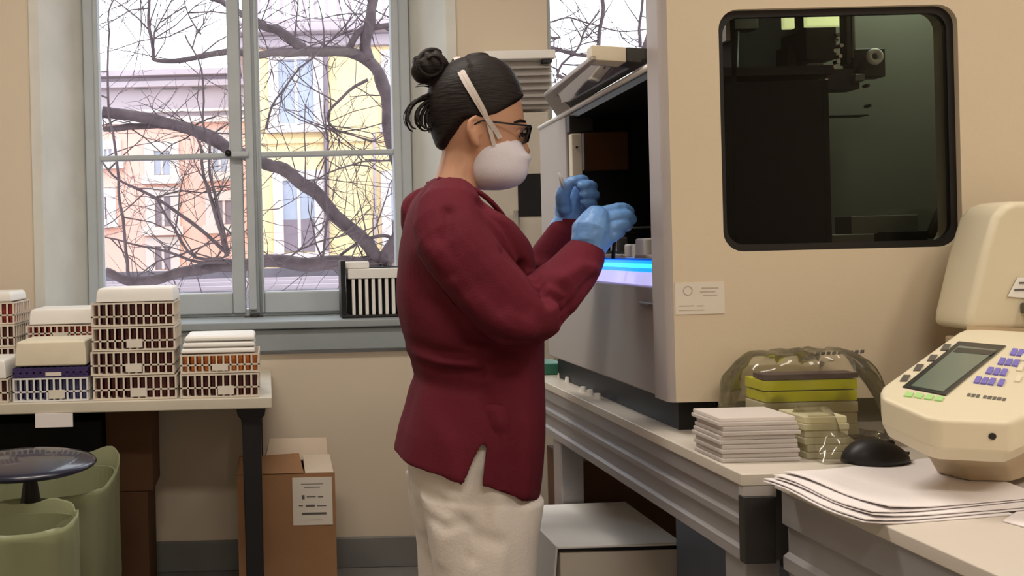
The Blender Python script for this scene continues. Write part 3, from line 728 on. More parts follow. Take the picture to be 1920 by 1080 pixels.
crn = [[(1430, 908), (1618, 988), (1900, 966), (1700, 880)], [(1432, 903), (1622, 983), (1925, 956), (1720, 876)], [(1452, 902), (1640, 974), (1940, 950), (1740, 868)],
       [(1450, 896), (1634, 968), (1950, 936), (1750, 862)], [(1470, 890), (1668, 958), (1960, 932), (1760, 858)]]
for i in range(5): sheet(crn[i], ZBEN+.0005+.0026*i, lab[i], curl=.006)
sheet([(1880, 978), (1960, 1000), (1990, 970), (1915, 955)], ZBEN+.0005, 'small white slip of paper at the right edge of the near bench', grp=None)

# mouse
mp_ = onZ(1643, 866, ZBEN+.0125); c = mp_
zt = .027
ms = thing('computer_mouse', 'black computer mouse on the papers beside the ivory device', 'mouse', (mp_.x, mp_.y, mp_.z))
def mform(p):
    x = p.x-c.x; t = (x+.05)/.1; 
    s = 1.0-.45*max(0, t-.35)**1.2
    return Vector((p.x, c.y+(p.y-c.y)*s, max(c.z, c.z+(p.z-c.z)*s)))
build(MB().ell((c.x, c.y, c.z), (.048, .030, .036), 28, 16, mform), 'mouse_body', 'black', ms, smooth=True)
build(MB().ell((c.x+.02, c.y, c.z+.0265), (.008, .003, .006), 12, 8), 'scroll_wheel', 'gear', ms, smooth=True)
build(MB().tube([(c.x+.044, c.y, c.z+.008), (c.x+.056, c.y+.012, c.z+.009), (c.x+.068, c.y+.03, c.z+.004), (c.x+.072, c.y+.05, ZBEN+.014), (c.x+.075, c.y+.07, ZBEN+.014)], .002, 8), 'cord', 'black', ms, smooth=True)

# clear plate stacks
def plate_stack(px0, px1, pyb, pyt, n, mname, lbl, nm, dy=.085, jit=.003):
    p0 = onZ(px0, pyb, ZBEN); Y0 = p0.y; x0 = p0.x; x1 = W(px1, pyb, Y0).x; H = W(px0, pyt, Y0).z-ZBEN
    h = H/n; objs = []
    for i in range(n):
        j = random.uniform(-jit, jit); k = random.uniform(-jit, jit)
        t = thing(nm, lbl[i], 'plate', ((x0+x1)/2+j, Y0+dy/2+k, ZBEN+.0004+i*h), 'plastic plates on the bench' if len(lbl) > 1 else None)
        X0, X1 = x0+j, x1+j; Ya, Yb_ = Y0+k, Y0+dy+k; z = ZBEN+.0004+i*h
        q = MB().box(X0, X1, Ya, Yb_, z, z+h*.45); build(q, 'plate_body', mname, t, bevel=.0015)
        build(MB().box(X0+.002, X1-.002, Ya+.002, Yb_-.002, z+h*.47, z+h*.95), 'plate_lid', mname, t, bevel=.0015)
ords = ['lowest', 'second lowest', 'third from bottom', 'fourth from bottom', 'topmost']
plate_stack(1352, 1500, 868, 784, 5, 'plate', ['%s clear plate of the left stack in front of the analyser' % o_ for o_ in ords], 'plastic_plate')
plate_stack(1512, 1598, 862, 782, 3, 'platey', ['%s yellowish plate of the short stack beside the mouse' % o_ for o_ in ('lowest', 'middle', 'topmost')], 'plastic_plate', dy=.07, jit=.002)
# bag with lime boxes
Yb = 1.375
bx0, bx1 = W(1350, 790, Yb+.06).x, W(1664, 790, Yb+.06).x; bzt = W(1500, 656, Yb+.06).z
bgt = thing('plastic_bag', 'crinkled clear plastic bag holding lime plates behind the plate stacks', 'bag', ((bx0+bx1)/2, Yb+.06, ZBEN))
rings = []
for i, t in enumerate(np.linspace(0, 1, 34)):
    x = bx0+(bx1-bx0)*t; e = (1-abs(2*t-1)**5)*.75+.25; ring = []
    for k in range(40):
        a = 2*PI*k/40; ca, sa = math.cos(a), math.sin(a)
        ry = .054*e; rz = (bzt-ZBEN)/2*e*1.0
        sgn = lambda v: (abs(v)**.65)*(1 if v > 0 else -1)
        p = Vector((x, Yb+.060+ry*sgn(ca), ZBEN+rz+.002+rz*sgn(sa)))
        nn = noise.noise(p*38)*.007+noise.noise(p*90)*.003
        p += Vector((noise.noise(p*30+Vector((5, 5, 5)))*.006, nn*ca, nn*sa)); p.z = max(p.z, ZBEN+.0015); ring.append(p)
    rings.append(ring)
build(MB().loft(rings), 'bag_film', 'bag', bgt, smooth=True)
a = W(1432, 742, Yb+.03); c_ = W(1608, 708, Yb+.03)
lm = thing('plate_pack', 'lime yellow plates with a dark top band inside the clear bag', 'plates', ((a.x+c_.x)/2, Yb+.06, ZBEN+.012))
zl0 = ZBEN+.014; 
nq = 5; hz = (c_.z-zl0)/nq
for i in range(nq):
    z = zl0+i*hz; build(MB().box(a.x+.002*(i % 2), c_.x-.001*(i % 2), Yb+.03, Yb+.085, z, z+hz*.9), 'plate', 'lime' if i > 2 else 'platey', lm, bevel=.001)
build(MB().box(a.x, c_.x, Yb+.028, Yb+.06, c_.z, c_.z+.008), 'top_band', mat('plum_band', (66, 48, 58), .5), lm)
q = MB()
for k in range(9):
    a_ = 1528+k*10.5; p = W(a_, 664+random.uniform(-3, 3), Yb-.004); p.z = min(p.z, 9); q.hexa([W(a_, 667-k*.5, Yb+.05), W(a_+8, 666-k*.5, Yb+.05), W(a_+9, 660-k*.5, Yb+.05), W(a_+2, 660-k*.5, Yb+.05)], [W(a_, 667-k*.5, Yb+.053), W(a_+8, 666-k*.5, Yb+.053), W(a_+9, 660-k*.5, Yb+.053), W(a_+2, 660-k*.5, Yb+.053)])
build(q, 'bag_lettering', 'ink', bgt)
# crumpled loose film over the right plates
cf = Vector((0, 1.325, 0)); q = MB(); nx = 22; vs = []; fs = []
x0, x1 = W(1505, 800, cf.y).x, W(1596, 800, cf.y).x
for L_ in (0, .0008):
    for i in range(nx+1):
        for j in range(nx+1):
            u, v = i/nx, j/nx; x = x0+(x1-x0)*u; y = cf.y-.05+.095*v
            h = .040*math.sin(PI*min(1, u*1.0))**.6*math.sin(PI*v)**.5+.012*abs(noise.noise(Vector((x*30, y*30, 1))))
            if u < .55: h = max(h, .075*math.sin(PI*min(1, max(0, (v-.2)*1.3)))**.4) if .22 < v < .93 else h
            vs.append((x, y, ZBEN+.028*0+.001+h+L_))
S = (nx+1)**2
for i in range(nx):
    for j in range(nx):
        a_ = i*(nx+1)+j; fs += [(a_, a_+1, a_+nx+2, a_+nx+1), (S+a_, S+a_+nx+1, S+a_+nx+2, S+a_+1)]
o = build(q.add(vs, fs), 'plastic_wrap', 'bag', None, smooth=True); tag(o, 'crumpled clear wrap lying over the yellowish plates', 'wrap')
# teal rack at far end of the bench
tp = onZ(1052, 697, ZBEN)
tl = thing('tube_tray', 'small teal green tray by the far corner of the analyser', 'tray', (tp.x, tp.y, ZBEN))
build(MB().box(XB+.004, XB+.085, YFAR+.03, YFAR+.12, ZBEN, ZBEN+.03).box(XB+.01, XB+.03, YFAR+.03, YFAR+.05, ZBEN+.03, ZBEN+.055), 'tray', 'teal', tl, bevel=.004)
for i, (px, py) in enumerate(((1048, 708), (1062, 716), (1090, 735), (1103, 741), (1117, 748))):  # small white vial caps
    p = onZ(px, py, ZBEN); o = build(MB().cyl((p.x+.004, p.y, ZBEN), .008, .012, 12, r2=.006), 'small_cap', 'white', None)
    tag(o, '%s tiny white cap on the bench rim below the analyser' % ('farthest', 'second farthest', 'middle', 'second nearest', 'nearest')[i], 'cap', 'tiny white caps along the bench rim')

# ================================================================== under the bench
def carton(name, label, x0, x1, y0, y1, z0, z1, m, tape=True, lab=None, cat='box'):
    t = thing(name, label, cat, ((x0+x1)/2, (y0+y1)/2, z0)); build(MB().box(x0, x1, y0, y1, z0, z1), 'carton_body', m, t, bevel=.003)
    return t
a = onX(1045, 1022, .596); YA = 1.75; xA0 = W(1046, 1022, YA).x; xA1 = W(1280, 1020, YA).x; zA = W(1160, 1022, YA).z
bxw = thing('archive_box', 'white lidded paper box on the floor under the bench', 'box', ((xA0+xA1)/2, 1.88, 0))
build(MB().box(xA0+.006, xA1-.006, YA+.006, 2.02, 0, zA-.012), 'box_body', mat('greyish_white_card', (206, 196, 184), .8), bxw, bevel=.003)
build(MB().box(xA0+.002, xA1-.002, YA+.002, 2.025, zA-.012, zA-.005), 'shadow_gap', 'black', bxw)
build(MB().hexa([(xA0, YA, zA-.006), (xA1, YA, zA-.004), (xA1, 2.03, zA-.004), (xA0, 2.03, zA-.006)], [(xA0, YA, zA), (xA1, YA, zA+.002), (xA1, 2.03, zA+.004), (xA0, 2.03, zA)]), 'box_lid', 'white', bxw, bevel=.002)
build(MB().hexa([(xA0-.004, YA+.0, zA), (xA0, YA, zA), (xA0, 2.03, zA), (xA0-.004, 2.03, zA)], [(xA0-.004, YA+.12, .2), (xA0, YA+.12, .2), (xA0, 2.0, .2), (xA0-.004, 2.0, .2)]), 'side_flap', 'white', bxw)
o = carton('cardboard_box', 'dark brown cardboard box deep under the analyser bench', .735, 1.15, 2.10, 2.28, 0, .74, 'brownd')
o = carton('cardboard_box', 'brown cardboard box between the trousers and the bench leg', .50, .655, 2.14, 2.5, 0, .62, 'brownc')
cb = thing('drawer_cabinet', 'blue grey drawer cabinet under the near end of the analyser bench', 'cabinet', (1.0, 1.5, 0))
mcab = mat('blue_grey_steel', (92, 98, 112), .5, .2)
build(MB().box(.80, 1.2, YB1+.09, 1.70, 0, .76), 'cabinet_body', mcab, cb, bevel=.004)
for k in range(3):
    dr = build(MB().box(.82, 1.18, YB1+.078, YB1+.09, .04+k*.24, .26+k*.24), 'drawer', mcab, cb, bevel=.003); build(MB().box(.95, 1.05, YB1+.065, YB1+.078, .2+k*.24, .215+k*.24), 'handle', 'metal', dr)

# ================================================================== LEFT TABLE
ZTB = W(300, 750, 2.76).z; XT1 = W(510, 742, 2.76).x
tb = thing('work_table', 'long pale table with black legs under the window holding sample racks', 'table', (-1.2, 3.05, 0))
build(MB().box(-2.4, XT1, 2.76, 3.41, ZTB-.036, ZTB), 'tabletop', 'tabletop', tb, bevel=.004)
for (x, y) in ((W(472, 800, 2.82).x, 2.82), (W(472, 800, 2.82).x, 3.355), (-2.32, 2.82), (-2.32, 3.33)):
    q = MB().loft([[(x+dx*s, y+dy*s, z) for dx, dy in ((-1, -1), (1, -1), (1, 1), (-1, 1))] for z, s in ((0, .029), (.3, .029), (ZTB-.10, .031), (ZTB-.075, .034), (ZTB-.06, .044), (ZTB-.037, .048))])
    build(q, 'leg', 'black', tb, bevel=.003)
build(MB().box(-2.3, XT1-.09, 3.345, 3.365, ZTB-.11, ZTB-.04), 'apron', 'black', tb)
a = W(66, 772, 2.755); c_ = W(137, 800, 2.755)
o = build(MB().box(a.x, c_.x, 2.752, 2.758, c_.z, ZTB-.038+.004), 'paper_note', 'paper', None); tag(o, 'grey white note hanging from the front edge of the table', 'note')

# sample racks
def rack_mesh(w_, d, h, nx=11, ny=7):
    q = MB(); t = .004
    q.box(-w_/2, w_/2, 0, d, 0, .005); 
    for z in (h*.38, h-.006):
        q.box(-w_/2, w_/2, 0, .004, z, z+.005); q.box(-w_/2, w_/2, d-.004, d, z, z+.005); q.box(-w_/2, -w_/2+.004, .004, d-.004, z, z+.005); q.box(w_/2-.004, w_/2, .004, d-.004, z, z+.005)
    for i in range(nx+1):
        x = -w_/2+(w_-.006)*i/nx; q.box(x, x+.006, .0, .005, .005, h-.006); q.box(x, x+.006, d-.005, d, .005, h-.006)
        if 0 < i < nx: q.box(x+.002, x+.004, .004, d-.004, h-.006, h-.003)
    for j in range(1, ny):
        y = (d-.006)*j/ny
        for s in (-1, 1): q.box(s*(w_/2)-(0 if s < 0 else .005), s*(w_/2)+(.005 if s < 0 else 0), y, y+.006, .005, h-.006)
        q.box(-w_/2+.004, w_/2-.004, y+.002, y+.004, h-.006, h-.003)
    return q
def tube_mesh(w_, d, h, nx=11, ny=7):
    q = MB(); px = (w_-.012)/nx; py = (d-.012)/ny; r = min(px, py)*.36
    for i in range(nx):
        for j in range(ny):
            x = -w_/2+.006+px*(i+.5); y = .006+py*(j+.5)
            q.cyl((x, y, .006), r*.9, h*.42, 6); q.cyl((x, y, .006+h*.42), r*1.1, h*.38, 6)
    return q
RW, RD, RH = .272, .20, .078
def rack(x, y, z, label, tubes='redtube', frame='rack', h=RH, w_=RW, d=RD, lab_=True, labx=0.01, rz=0, upper=None):
    t = thing('sample_rack', label, 'rack', (0, 0, 0), 'sample tube racks stacked on the table')
    build(rack_mesh(w_, d, h), 'rack_frame', frame, t, local=True)
    o = build(tube_mesh(w_, d, h), 'sample_tubes', tubes, t, local=True); o['kind'] = 'stuff'
    if lab_: build(MB().box(labx-.026, labx+.026, -.0015, 0, h*.12, h*.48), 'rack_label', 'paperl', t, local=True)
    t.location = (x, y, z); t.rotation_euler.z = rz; return t
def lid(x, y, z, label, h=.05, w_=.255, d=.19, m='white', taper=.9, nm='rack_cover'):
    q = MB(); rings = []
    for zz, s in ((0, 1.0), (h*.6, .985), (h*.92, .95), (h, taper)):
        rings.append([(a_, (b_)*1.0, zz) for a_, b_ in [(-w_/2*s, d/2-d/2*s), (w_/2*s, d/2-d/2*s), (w_/2*s, d/2+d/2*s), (-w_/2*s, d/2+d/2*s)]])
    q.loft(rings)
    o = build(q, nm, m, None, bevel=.006, seg=2); o.location = (x, y, z); return tag(o, label, 'cover', 'white covers on the racks')
y0 = 2.775
def rx(px0, px1): return (W(px0, 740, y0).x+W(px1, 740, y0).x)/2
z0 = ZTB+.001
xD = rx(172, 330); zr_ = [z0+i*(RH+.001) for i in range(4)]
o4 = ['bottom', 'second from bottom', 'third from bottom', 'top']
for i in range(4):
    rack(xD+(.004, -.003, .002, 0)[i], y0+.004*i, z0+i*(RH+.0012), '%s rack of the tall middle stack, dark red tubes' % o4[i], 'redtube' if i < 3 else 'redtube', labx=(.012, .004, .003, 0)[i], lab_=i < 3)
lid(xD+.008, y0+.016, z0+4*(RH+.0012), 'white cover on top of the tall four-rack stack', h=.046)
xE = rx(338, 487)
rack(xE, y0, z0, 'lower rack of the short stack nearest the table end', 'redtube', w_=.258, labx=.02)
rack(xE+.002, y0+.004, z0+RH+.0012, 'upper rack of the stack nearest the table end, orange tubes', 'orange', w_=.258, h=.062, labx=-.0)
for i in range(3): lid(xE-.004+.003*i, y0+.01, z0+RH+.062+.003+i*.0195, '%s white cover on the stack nearest the table end' % ('lowest', 'middle', 'topmost')[i], h=.018, w_=.245-.006*i, d=.18)
xC = rx(24, 166)
rack(xC, y0, z0, 'pale rack with blue tubes under a violet rack', 'bluetube', 'rackw', w_=.245, labx=.02)
v = rack(xC, y0+.003, z0+RH+.0012, 'violet shallow rack on the pale rack left of the tall stack', 'bluetube', 'purple', w_=.245, h=.032, labx=.01)
build(MB().box(-.1205, .1205, .0005, .0035, .006, .026), 'violet_skirt', 'purple', v, local=True)
lid(xC, y0+.006, z0+RH+.036, 'tall cream cover on the violet rack', h=.082, w_=.235, m='cream', taper=.92)
# behind: rack with red tubes raised on another rack
yb2 = y0+.24; xBk = (W(46, 600, yb2).x+W(172, 600, yb2).x)/2
hb = RH+.001
for i in range(2): rack(xBk, yb2, z0+i*hb, '%s rack of the stack behind the violet rack' % ('bottom', 'middle')[i], 'redtube', w_=.24, lab_=False)
zt_ = W(100, 637, yb2).z
rack(xBk+.006, yb2, max(zt_, z0+2*hb), 'top rack with bright red tubes behind the violet rack', 'redtubeb', w_=.24, h=.052, labx=.0, lab_=True)
lid(xBk+.01, yb2, max(zt_, z0+2*hb)+.054, 'white cover on the rack with bright red tubes', h=.055, w_=.225)
# far left stack
xA = W(28, 740, y0).x
xF = rx(-145, 27)
yF = y0+.22; xF2 = W(27, 600, yF).x-.125
for i in range(4): rack(xF2, yF, z0+i*(RH+.001), '%s rack of the stack at the left picture edge' % o4[i], 'redtubeb' if i == 3 else 'redtube', w_=.25, lab_=False)
lid(xF2, yF, z0+4*(RH+.001), 'white cover on the stack at the left picture edge', h=.035, w_=.235)
rack(W(16, 740, y0).x-.125, y0, z0, 'front rack cut off by the left picture edge', 'redtube', 'rack', w_=.25, lab_=False)
lid(W(16, 740, y0).x-.125, y0, z0+RH, 'white cover on the front rack at the left edge', h=.06, w_=.235)
# rack on sill by the person
ys = YW+.02; xR0 = W(640, 560, ys).x; xR1 = W(790, 560, ys).x
zs = W(690, 562, ys).z
wr = thing('vial_rack', 'black and white rack standing on the window sill behind the person', 'rack', ((xR0+xR1)/2, ys+.05, zsill))
q = MB().box(xR0, xR1, ys, ys+.11, zsill, zsill+.012).box(xR0, xR0+.02, ys, ys+.11, zsill+.012, zs+.16).box(xR1-.02, xR1, ys, ys+.11, zsill+.012, zs+.16).box(xR0+.03, xR1-.03, ys+.1, ys+.11, zsill+.012, zs+.13)
build(q, 'rack_frame', 'black', wr, bevel=.003)
zv = zs+.02
k = 0; x = xR0+.045
while x < xR1-.03:
    vv = build(MB().box(x, x+.013, ys+.012, ys+.03, zsill+.012, zs+.085), 'vial', 'white', wr, bevel=.002); x += .027
build(MB().box(xR0+.03, xR1-.025, ys+.008, ys+.09, zs+.085, zs+.125), 'vial_tray', 'white', wr, bevel=.003)
build(MB().box(xR0+.02, xR0+.12, ys+.03, ys+.08, zs+.126, zs+.155), 'white_cap_box', 'white', wr, bevel=.006)

# ================================================================== boxes, bins, stool at left
YC = 3.02
xa, xb_ = W(446, 980, YC).x, W(630, 980, YC).x; zc_ = W(540, 888, YC).z
cbx = thing('cardboard_box', 'tall brown carton with open flaps and a white label beside the table leg', 'box', ((xa+xb_)/2, YC+.18, 0))
bd = build(MB().box(xa, xb_, YC, YC+.006, 0, zc_).box(xa, xb_, YC+.27, YC+.276, 0, zc_).box(xa, xa+.006, YC+.006, YC+.27, 0, zc_).box(xb_-.006, xb_, YC+.006, YC+.27, 0, zc_).box(xa, xb_, YC, YC+.27, 0, .006).box(xa+.006, xb_-.006, YC+.006, YC+.27, zc_-.05, zc_-.045), 'carton_body', 'brownc', cbx)
build(MB().hexa([(xa+.1, YC+.2, zc_-.004), (xb_-.01, YC+.2, zc_-.004), (xb_-.01, YC+.27, zc_), (xa+.1, YC+.27, zc_)], [(xa+.1, YC+.2, zc_+.0), (xb_-.01, YC+.2, zc_+.0), (xb_-.012, YC+.25, zc_+.07), (xa+.12, YC+.25, zc_+.07)]), 'flap', mat('pale_card_flap', (206, 188, 168), .8), cbx)
build(MB().hexa([(xa, YC, zc_-.002), (xb_-.11, YC, zc_-.002), (xb_-.12, YC+.16, zc_+.03), (xa+.01, YC+.16, zc_+.02)], [(xa, YC, zc_+.002), (xb_-.11, YC, zc_+.002), (xb_-.12, YC+.16, zc_+.034), (xa+.01, YC+.16, zc_+.024)]), 'flap', 'brownc', cbx)
build(MB().hexa([(xb_-.105, YC+.001, zc_-.002), (xb_-.004, YC+.001, zc_-.002), (xb_-.004, YC+.19, zc_+.01), (xb_-.105, YC+.19, zc_+.012)], [(xb_-.105, YC+.001, zc_+.002), (xb_-.004, YC+.001, zc_+.002), (xb_-.004, YC+.19, zc_+.02), (xb_-.105, YC+.19, zc_+.02)]), 'flap', mat('pale_card_flap_front', (214, 198, 180), .8), cbx)
a = W(550, 985, YC); c_ = W(622, 894, YC)
lb_ = build(MB().box(a.x, c_.x, YC-.002, YC, a.z, c_.z), 'shipping_label', 'paperl', cbx)
q = MB()
for (x0, y0_, x1, y1_) in ((566, 928, 571, 936), (575, 930, 592, 932), (596, 930, 606, 932), (560, 947, 568, 949), (573, 946, 590, 950), (594, 947, 612, 949), (566, 960, 612, 965), (564, 906, 606, 908), (570, 912, 600, 914), (572, 974, 604, 975)):
    p0, p1 = W(x0, y1_, YC), W(x1, y0_, YC); q.box(p0.x, p1.x, YC-.0026, YC-.0018, p0.z, p1.z)
build(q, 'label_print', 'ink', lb_)
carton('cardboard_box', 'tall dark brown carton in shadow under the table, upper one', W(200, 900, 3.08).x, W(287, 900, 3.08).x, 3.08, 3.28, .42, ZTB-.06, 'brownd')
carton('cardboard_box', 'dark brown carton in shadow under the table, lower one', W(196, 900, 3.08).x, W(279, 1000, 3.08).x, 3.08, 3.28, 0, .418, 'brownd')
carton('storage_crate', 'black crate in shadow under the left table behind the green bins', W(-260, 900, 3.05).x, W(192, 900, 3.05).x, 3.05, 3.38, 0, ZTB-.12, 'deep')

def bin_(x0, x1, ya, yb_, z, label, seed, lift):
    t = thing('waste_bin', label, 'bin', ((x0+x1)/2, (ya+yb_)/2, 0))
    def ring(z_, s, n=96, wob=0, zz=0):
        P = []; cx_, cy_ = (x0+x1)/2, (ya+yb_)/2; hx, hy = (x1-x0)/2*s, (yb_-ya)/2*s
        for k in range(n):
            a = 2*PI*k/n; c1, s1 = math.cos(a), math.sin(a)
            f = 1/(abs(c1)**5+abs(s1)**5)**.2
            p = Vector((cx_+hx*c1*f, cy_+hy*s1*f, z_))
            nn = noise.noise(Vector((c1*2.2+seed, s1*2.2, z_*3)))
            n2 = noise.noise(Vector((c1*6+seed, s1*6, z_*9)))
            p.x += wob*(nn*c1+n2*.5*c1); p.y += wob*(nn*s1+n2*.5*s1)
            p.z += zz*(nn*.8+.35*n2) + lift*max(0, abs(c1*s1)*2-.35)**2*2.2*(1 if zz else 0)*(1 if s1 > 0 else .3)
            P.append(p)
        return P
    build(MB().loft([ring(0, .84), ring(.02, .85), ring(z-.02, .95), ring(z-.02, .93), ring(.03, .82)], cap=False).loft([ring(0, .84), ring(.006, .84)]), 'bin_body', 'bin', t, smooth=False)
    rs = [ring(.14, .95, wob=.008), ring(.3, .98, wob=.012), ring(.45, 1.0, wob=.014), ring(z-.06, 1.0, wob=.016), ring(z-.015, 1.0, wob=.012, zz=.012), ring(z, 1.0, wob=.012, zz=.02),
          ring(z-.004, .985, wob=.012, zz=.02), ring(z-.06, .93, wob=.014), ring(z-.16, .88, wob=.03), ring(z-.3, .78, wob=.05), ring(z-.36, .45, wob=.06, zz=.03), ring(z-.37, .05)]
    build(MB().loft(rs, cap=False), 'bin_liner', 'liner', t, smooth=True)
    return t
bx1_ = onZ(163, 938, .672).x
bin_(bx1_-.42, bx1_, 1.86, 2.085, .672, 'nearer green-lined waste bin in front of the stool', 3.3, .012)
bin_(onZ(203, 900, .62).x-.5, W(203, 900, 2.45).x, 2.30, 2.76, .622, 'farther green-lined waste bin behind the stool under the table', 8.1, .028)
sx = W(45, 870, 2.225).x
stl = thing('stool', 'dark blue vinyl stool seat between the two green-lined bins', 'stool', (sx, 2.225, 0))
zst = W(60, 870, 2.225).z
build(MB().ell((sx, 2.225, zst), (.188, .165, .025), 40, 14), 'seat', 'seat', stl, smooth=True)
build(MB().cyl((sx+.015, 2.225, zst-.12), .030, .10, 16, r2=.014), 'seat_mount', 'black', stl, smooth=False)
build(MB().cyl((sx+.015, 2.225, .03), .018, zst-.11, 16), 'column', 'black', stl, smooth=True)
build(MB().cyl((sx+.015, 2.205, 0), .08, .03, 24, r2=.04), 'base', 'black', stl)

# ================================================================== wall items near head
Yw_ = YW
wu = thing('wall_unit', 'grey slatted wall unit with a sloped top behind the head', 'unit', (W(975, 150, Yw_).x, Yw_-.08, W(975, 206, Yw_).z))
x0, x1 = W(905, 150, Yw_-.1).x, w2l-.012
zt_, zb_ = W(970, 97, Yw_-.1).z, W(970, 204, Yw_-.1).z
build(MB().box(x0, x1, Yw_-.13, Yw_-.002, zt_-.035, zt_), 'top_hood', 'white', wu, bevel=.005)
build(MB().box(x0+.03, x1-.01, Yw_-.09, Yw_-.002, zb_, zt_-.035), 'unit_body', 'machside', wu, bevel=.003)
for k in range(6): build(MB().hexa([(x0+.03, Yw_-.11, zb_+.015+k*.028), (x1-.012, Yw_-.11, zb_+.015+k*.028), (x1-.012, Yw_-.09, zb_+.025+k*.028), (x0+.03, Yw_-.09, zb_+.025+k*.028)],
        [(x0+.03, Yw_-.112, zb_+.021+k*.028), (x1-.012, Yw_-.112, zb_+.021+k*.028), (x1-.012, Yw_-.09, zb_+.031+k*.028), (x0+.03, Yw_-.09, zb_+.031+k*.028)]), 'slat', 'machside', wu)
build(MB().box(x1-.05, x1-.014, Yw_-.128, Yw_-.1, zt_-.05, zt_-.038), 'control_strip', 'black', wu)
Yq = 3.30
sp_ = thing('side_cabinet', 'pale grey cabinet with a black square panel between the person and the machine', 'cabinet', (W(1000, 500, Yq).x, Yq, 0))
xa, xb_ = W(898, 300, Yq).x, W(1030, 300, Yq).x
build(MB().box(xa, xb_, Yq, YW-.02, 0, W(980, 206, Yq).z-.01), 'cabinet_body', mat('cabinet_greige', (186, 178, 166), .6), sp_, bevel=.003)
a = W(972, 406, Yq); c_ = W(1029, 325, Yq); build(MB().box(a.x, c_.x-.003, Yq-.006, Yq, a.z, c_.z), 'black_panel', 'deep', sp_, bevel=.002)
a = W(962, 440, Yq-.03); c_ = W(972, 404, Yq-.03)
build(MB().tube([a+Vector((.015, 0, -.3)), W(968, 395, Yq-.03)], .011, 12), 'chrome_streak_bar', 'chrome', sp_, smooth=True)  # chrome bar made up to carry a bright vertical streak

# ================================================================== PERSON
YP = 1.70
def P(px, py, dy=0.0):
    v = W(px, py, YP); return Vector((v.x, YP+dy, v.z))
SC = YP/F
person = thing('person', 'person in burgundy tunic, white trousers, mask and blue gloves standing at the machine', 'person', tuple(W(880, 600, YP).xy) + (0,))
person.location = (W(880, 600, YP).x, YP, 0)
def PT(px, py, dy=0.0): return W(px, py, YP+dy)
def oval(row, n=48, e=2.0, off=0.0, offy=0.0):
    py, xb, xf, hw = row[:4]; dy = row[4] if len(row) > 4 else 0
    c_ = (xb+xf)/2; r = (xf-xb)/2+off/SC
    out = []
    for k in range(n):
        a = 2*PI*k/n; ca, sa = math.cos(a), math.sin(a)
        sg = lambda v: (abs(v)**(2/e))*(1 if v >= 0 else -1)
        v = P(c_+r*sg(ca), py, dy+(hw+off)*sg(sa)); out.append(v)
    return out
head = [(116, 872, 915, .026), (122, 856, 930, .040), (134, 838, 946, .054), (150, 824, 958, .065), (172, 813, 969, .073), (200, 810, 976, .077), (225, 813, 980, .077), (242, 817, 980, .076), (256, 822, 973, .073),
        (275, 829, 976, .069), (300, 838, 976, .062), (322, 852, 972, .054), (340, 872, 962, .043), (349, 890, 946, .030), (353, 902, 932, .018)]
hr = catmull(head, 4)
tors = [(330, 832, 895, .052), (350, 815, 893, .060), (372, 799, 892, .085), (395, 785, 903, .13), (420, 780, 915, .145), (470, 778, 940, .145), (530, 782, 960, .135), (600, 792, 965, .118), (680, 800, 968, .112), (740, 797, 972, .13),
        (810, 785, 980, .155), (880, 795, 970, .145), (930, 810, 955, .12)]
body = MB()
body.loft([oval(r) for r in hr])
body.loft([oval(r) for r in catmull(tors, 3)])
body.loft([oval(r, 32) for r in catmull([(275, 832, 905, .050), (310, 824, 905, .054), (335, 815, 893, .056), (360, 806, 892, .064), (400, 800, 890, .08)], 3)])
# nose, brow, ear, lips
body.tube([P(970, 244), P(975, 262), P(982, 284), P(974, 296)], [.006, .010, .0135, .011], 12, ends=True)
body.tube([P(955, 242, -.05), P(972, 239, -.03), P(978, 240, 0), P(972, 239, .03), P(955, 242, .05)], [.005, .009, .008, .009, .005], 10, ends=True)
body.tube([P(971, 318, -.022), P(981, 316, 0), P(971, 318, .022)], [.004, .009, .004], 10, ends=True)
body.tube([P(968, 326, -.02), P(977, 325, 0), P(968, 326, .02)], [.004, .008, .004], 10, ends=True)
for s in (-1, 1):
    yy = s*.074
    body.tube([P(876, 279, yy), P(868, 270, yy*1.08), P(860, 254, yy*1.14), P(862, 238, yy*1.15), P(873, 231, yy*1.12), P(882, 238, yy*1.05), P(883, 252, yy)], [.0065, .006, .005, .005, .005, .0045, .004], 10, ends=True)
    body.tube([P(876, 274, yy), P(872, 258, yy*1.03), P(874, 244, yy*1.03)], [.006, .007, .006], 8, ends=True)
    body.tube([P(880, 262, yy*.95), P(884, 256, yy*1.0)], [.006, .004], 8, ends=True)
# arms
RA = [P(822, 398, -.125), PT(850, 450, -.16), PT(905, 515, -.185), PT(972, 588, -.19), PT(1026, 548, -.15), PT(1078, 500, -.11), PT(1104, 468, -.09)]
RR = [.048, .044, .038, .034, .031, .027, .023]
LA = [P(832, 398, .135), P(870, 460, .16), PT(930, 530, .17), PT(985, 560, .17), PT(1020, 500, .14), PT(1048, 450, .12), PT(1064, 414, .11)]
LR = RR
body.tube(RA, RR, 16, ends=True); body.tube(LA, LR, 16, ends=True)
# legs
def leg_rows(side, grow=0):
    g = grow
    return [(P(880, 850, side*.085), .075+g), (P(880, 960, side*.09), .068+g), (P(882, 1080, side*.09), .062+g), (P(872, 1250, side*.09), .056+g), (P(866, 1330, side*.09), .056+g), (P(860, 1450, side*.09), .048+g), (P(858, 1600, side*.09), .037+g)]
for s in (-1, 1):
    L_ = leg_rows(s); pts = [p for p, r in L_]; 
    an = Vector((pts[-1].x, pts[-1].y, .085)); pts.append(an)
    body.tube(pts, [r for p, r in L_]+[.036], 16, ends=True)
    body.tube([an+Vector((-.03, 0, -.045)), an+Vector((.05, 0, -.045)), an+Vector((.13, 0, -.055)), an+Vector((.17, 0, -.06))], [.034, .038, .032, .022], 12, ends=True)
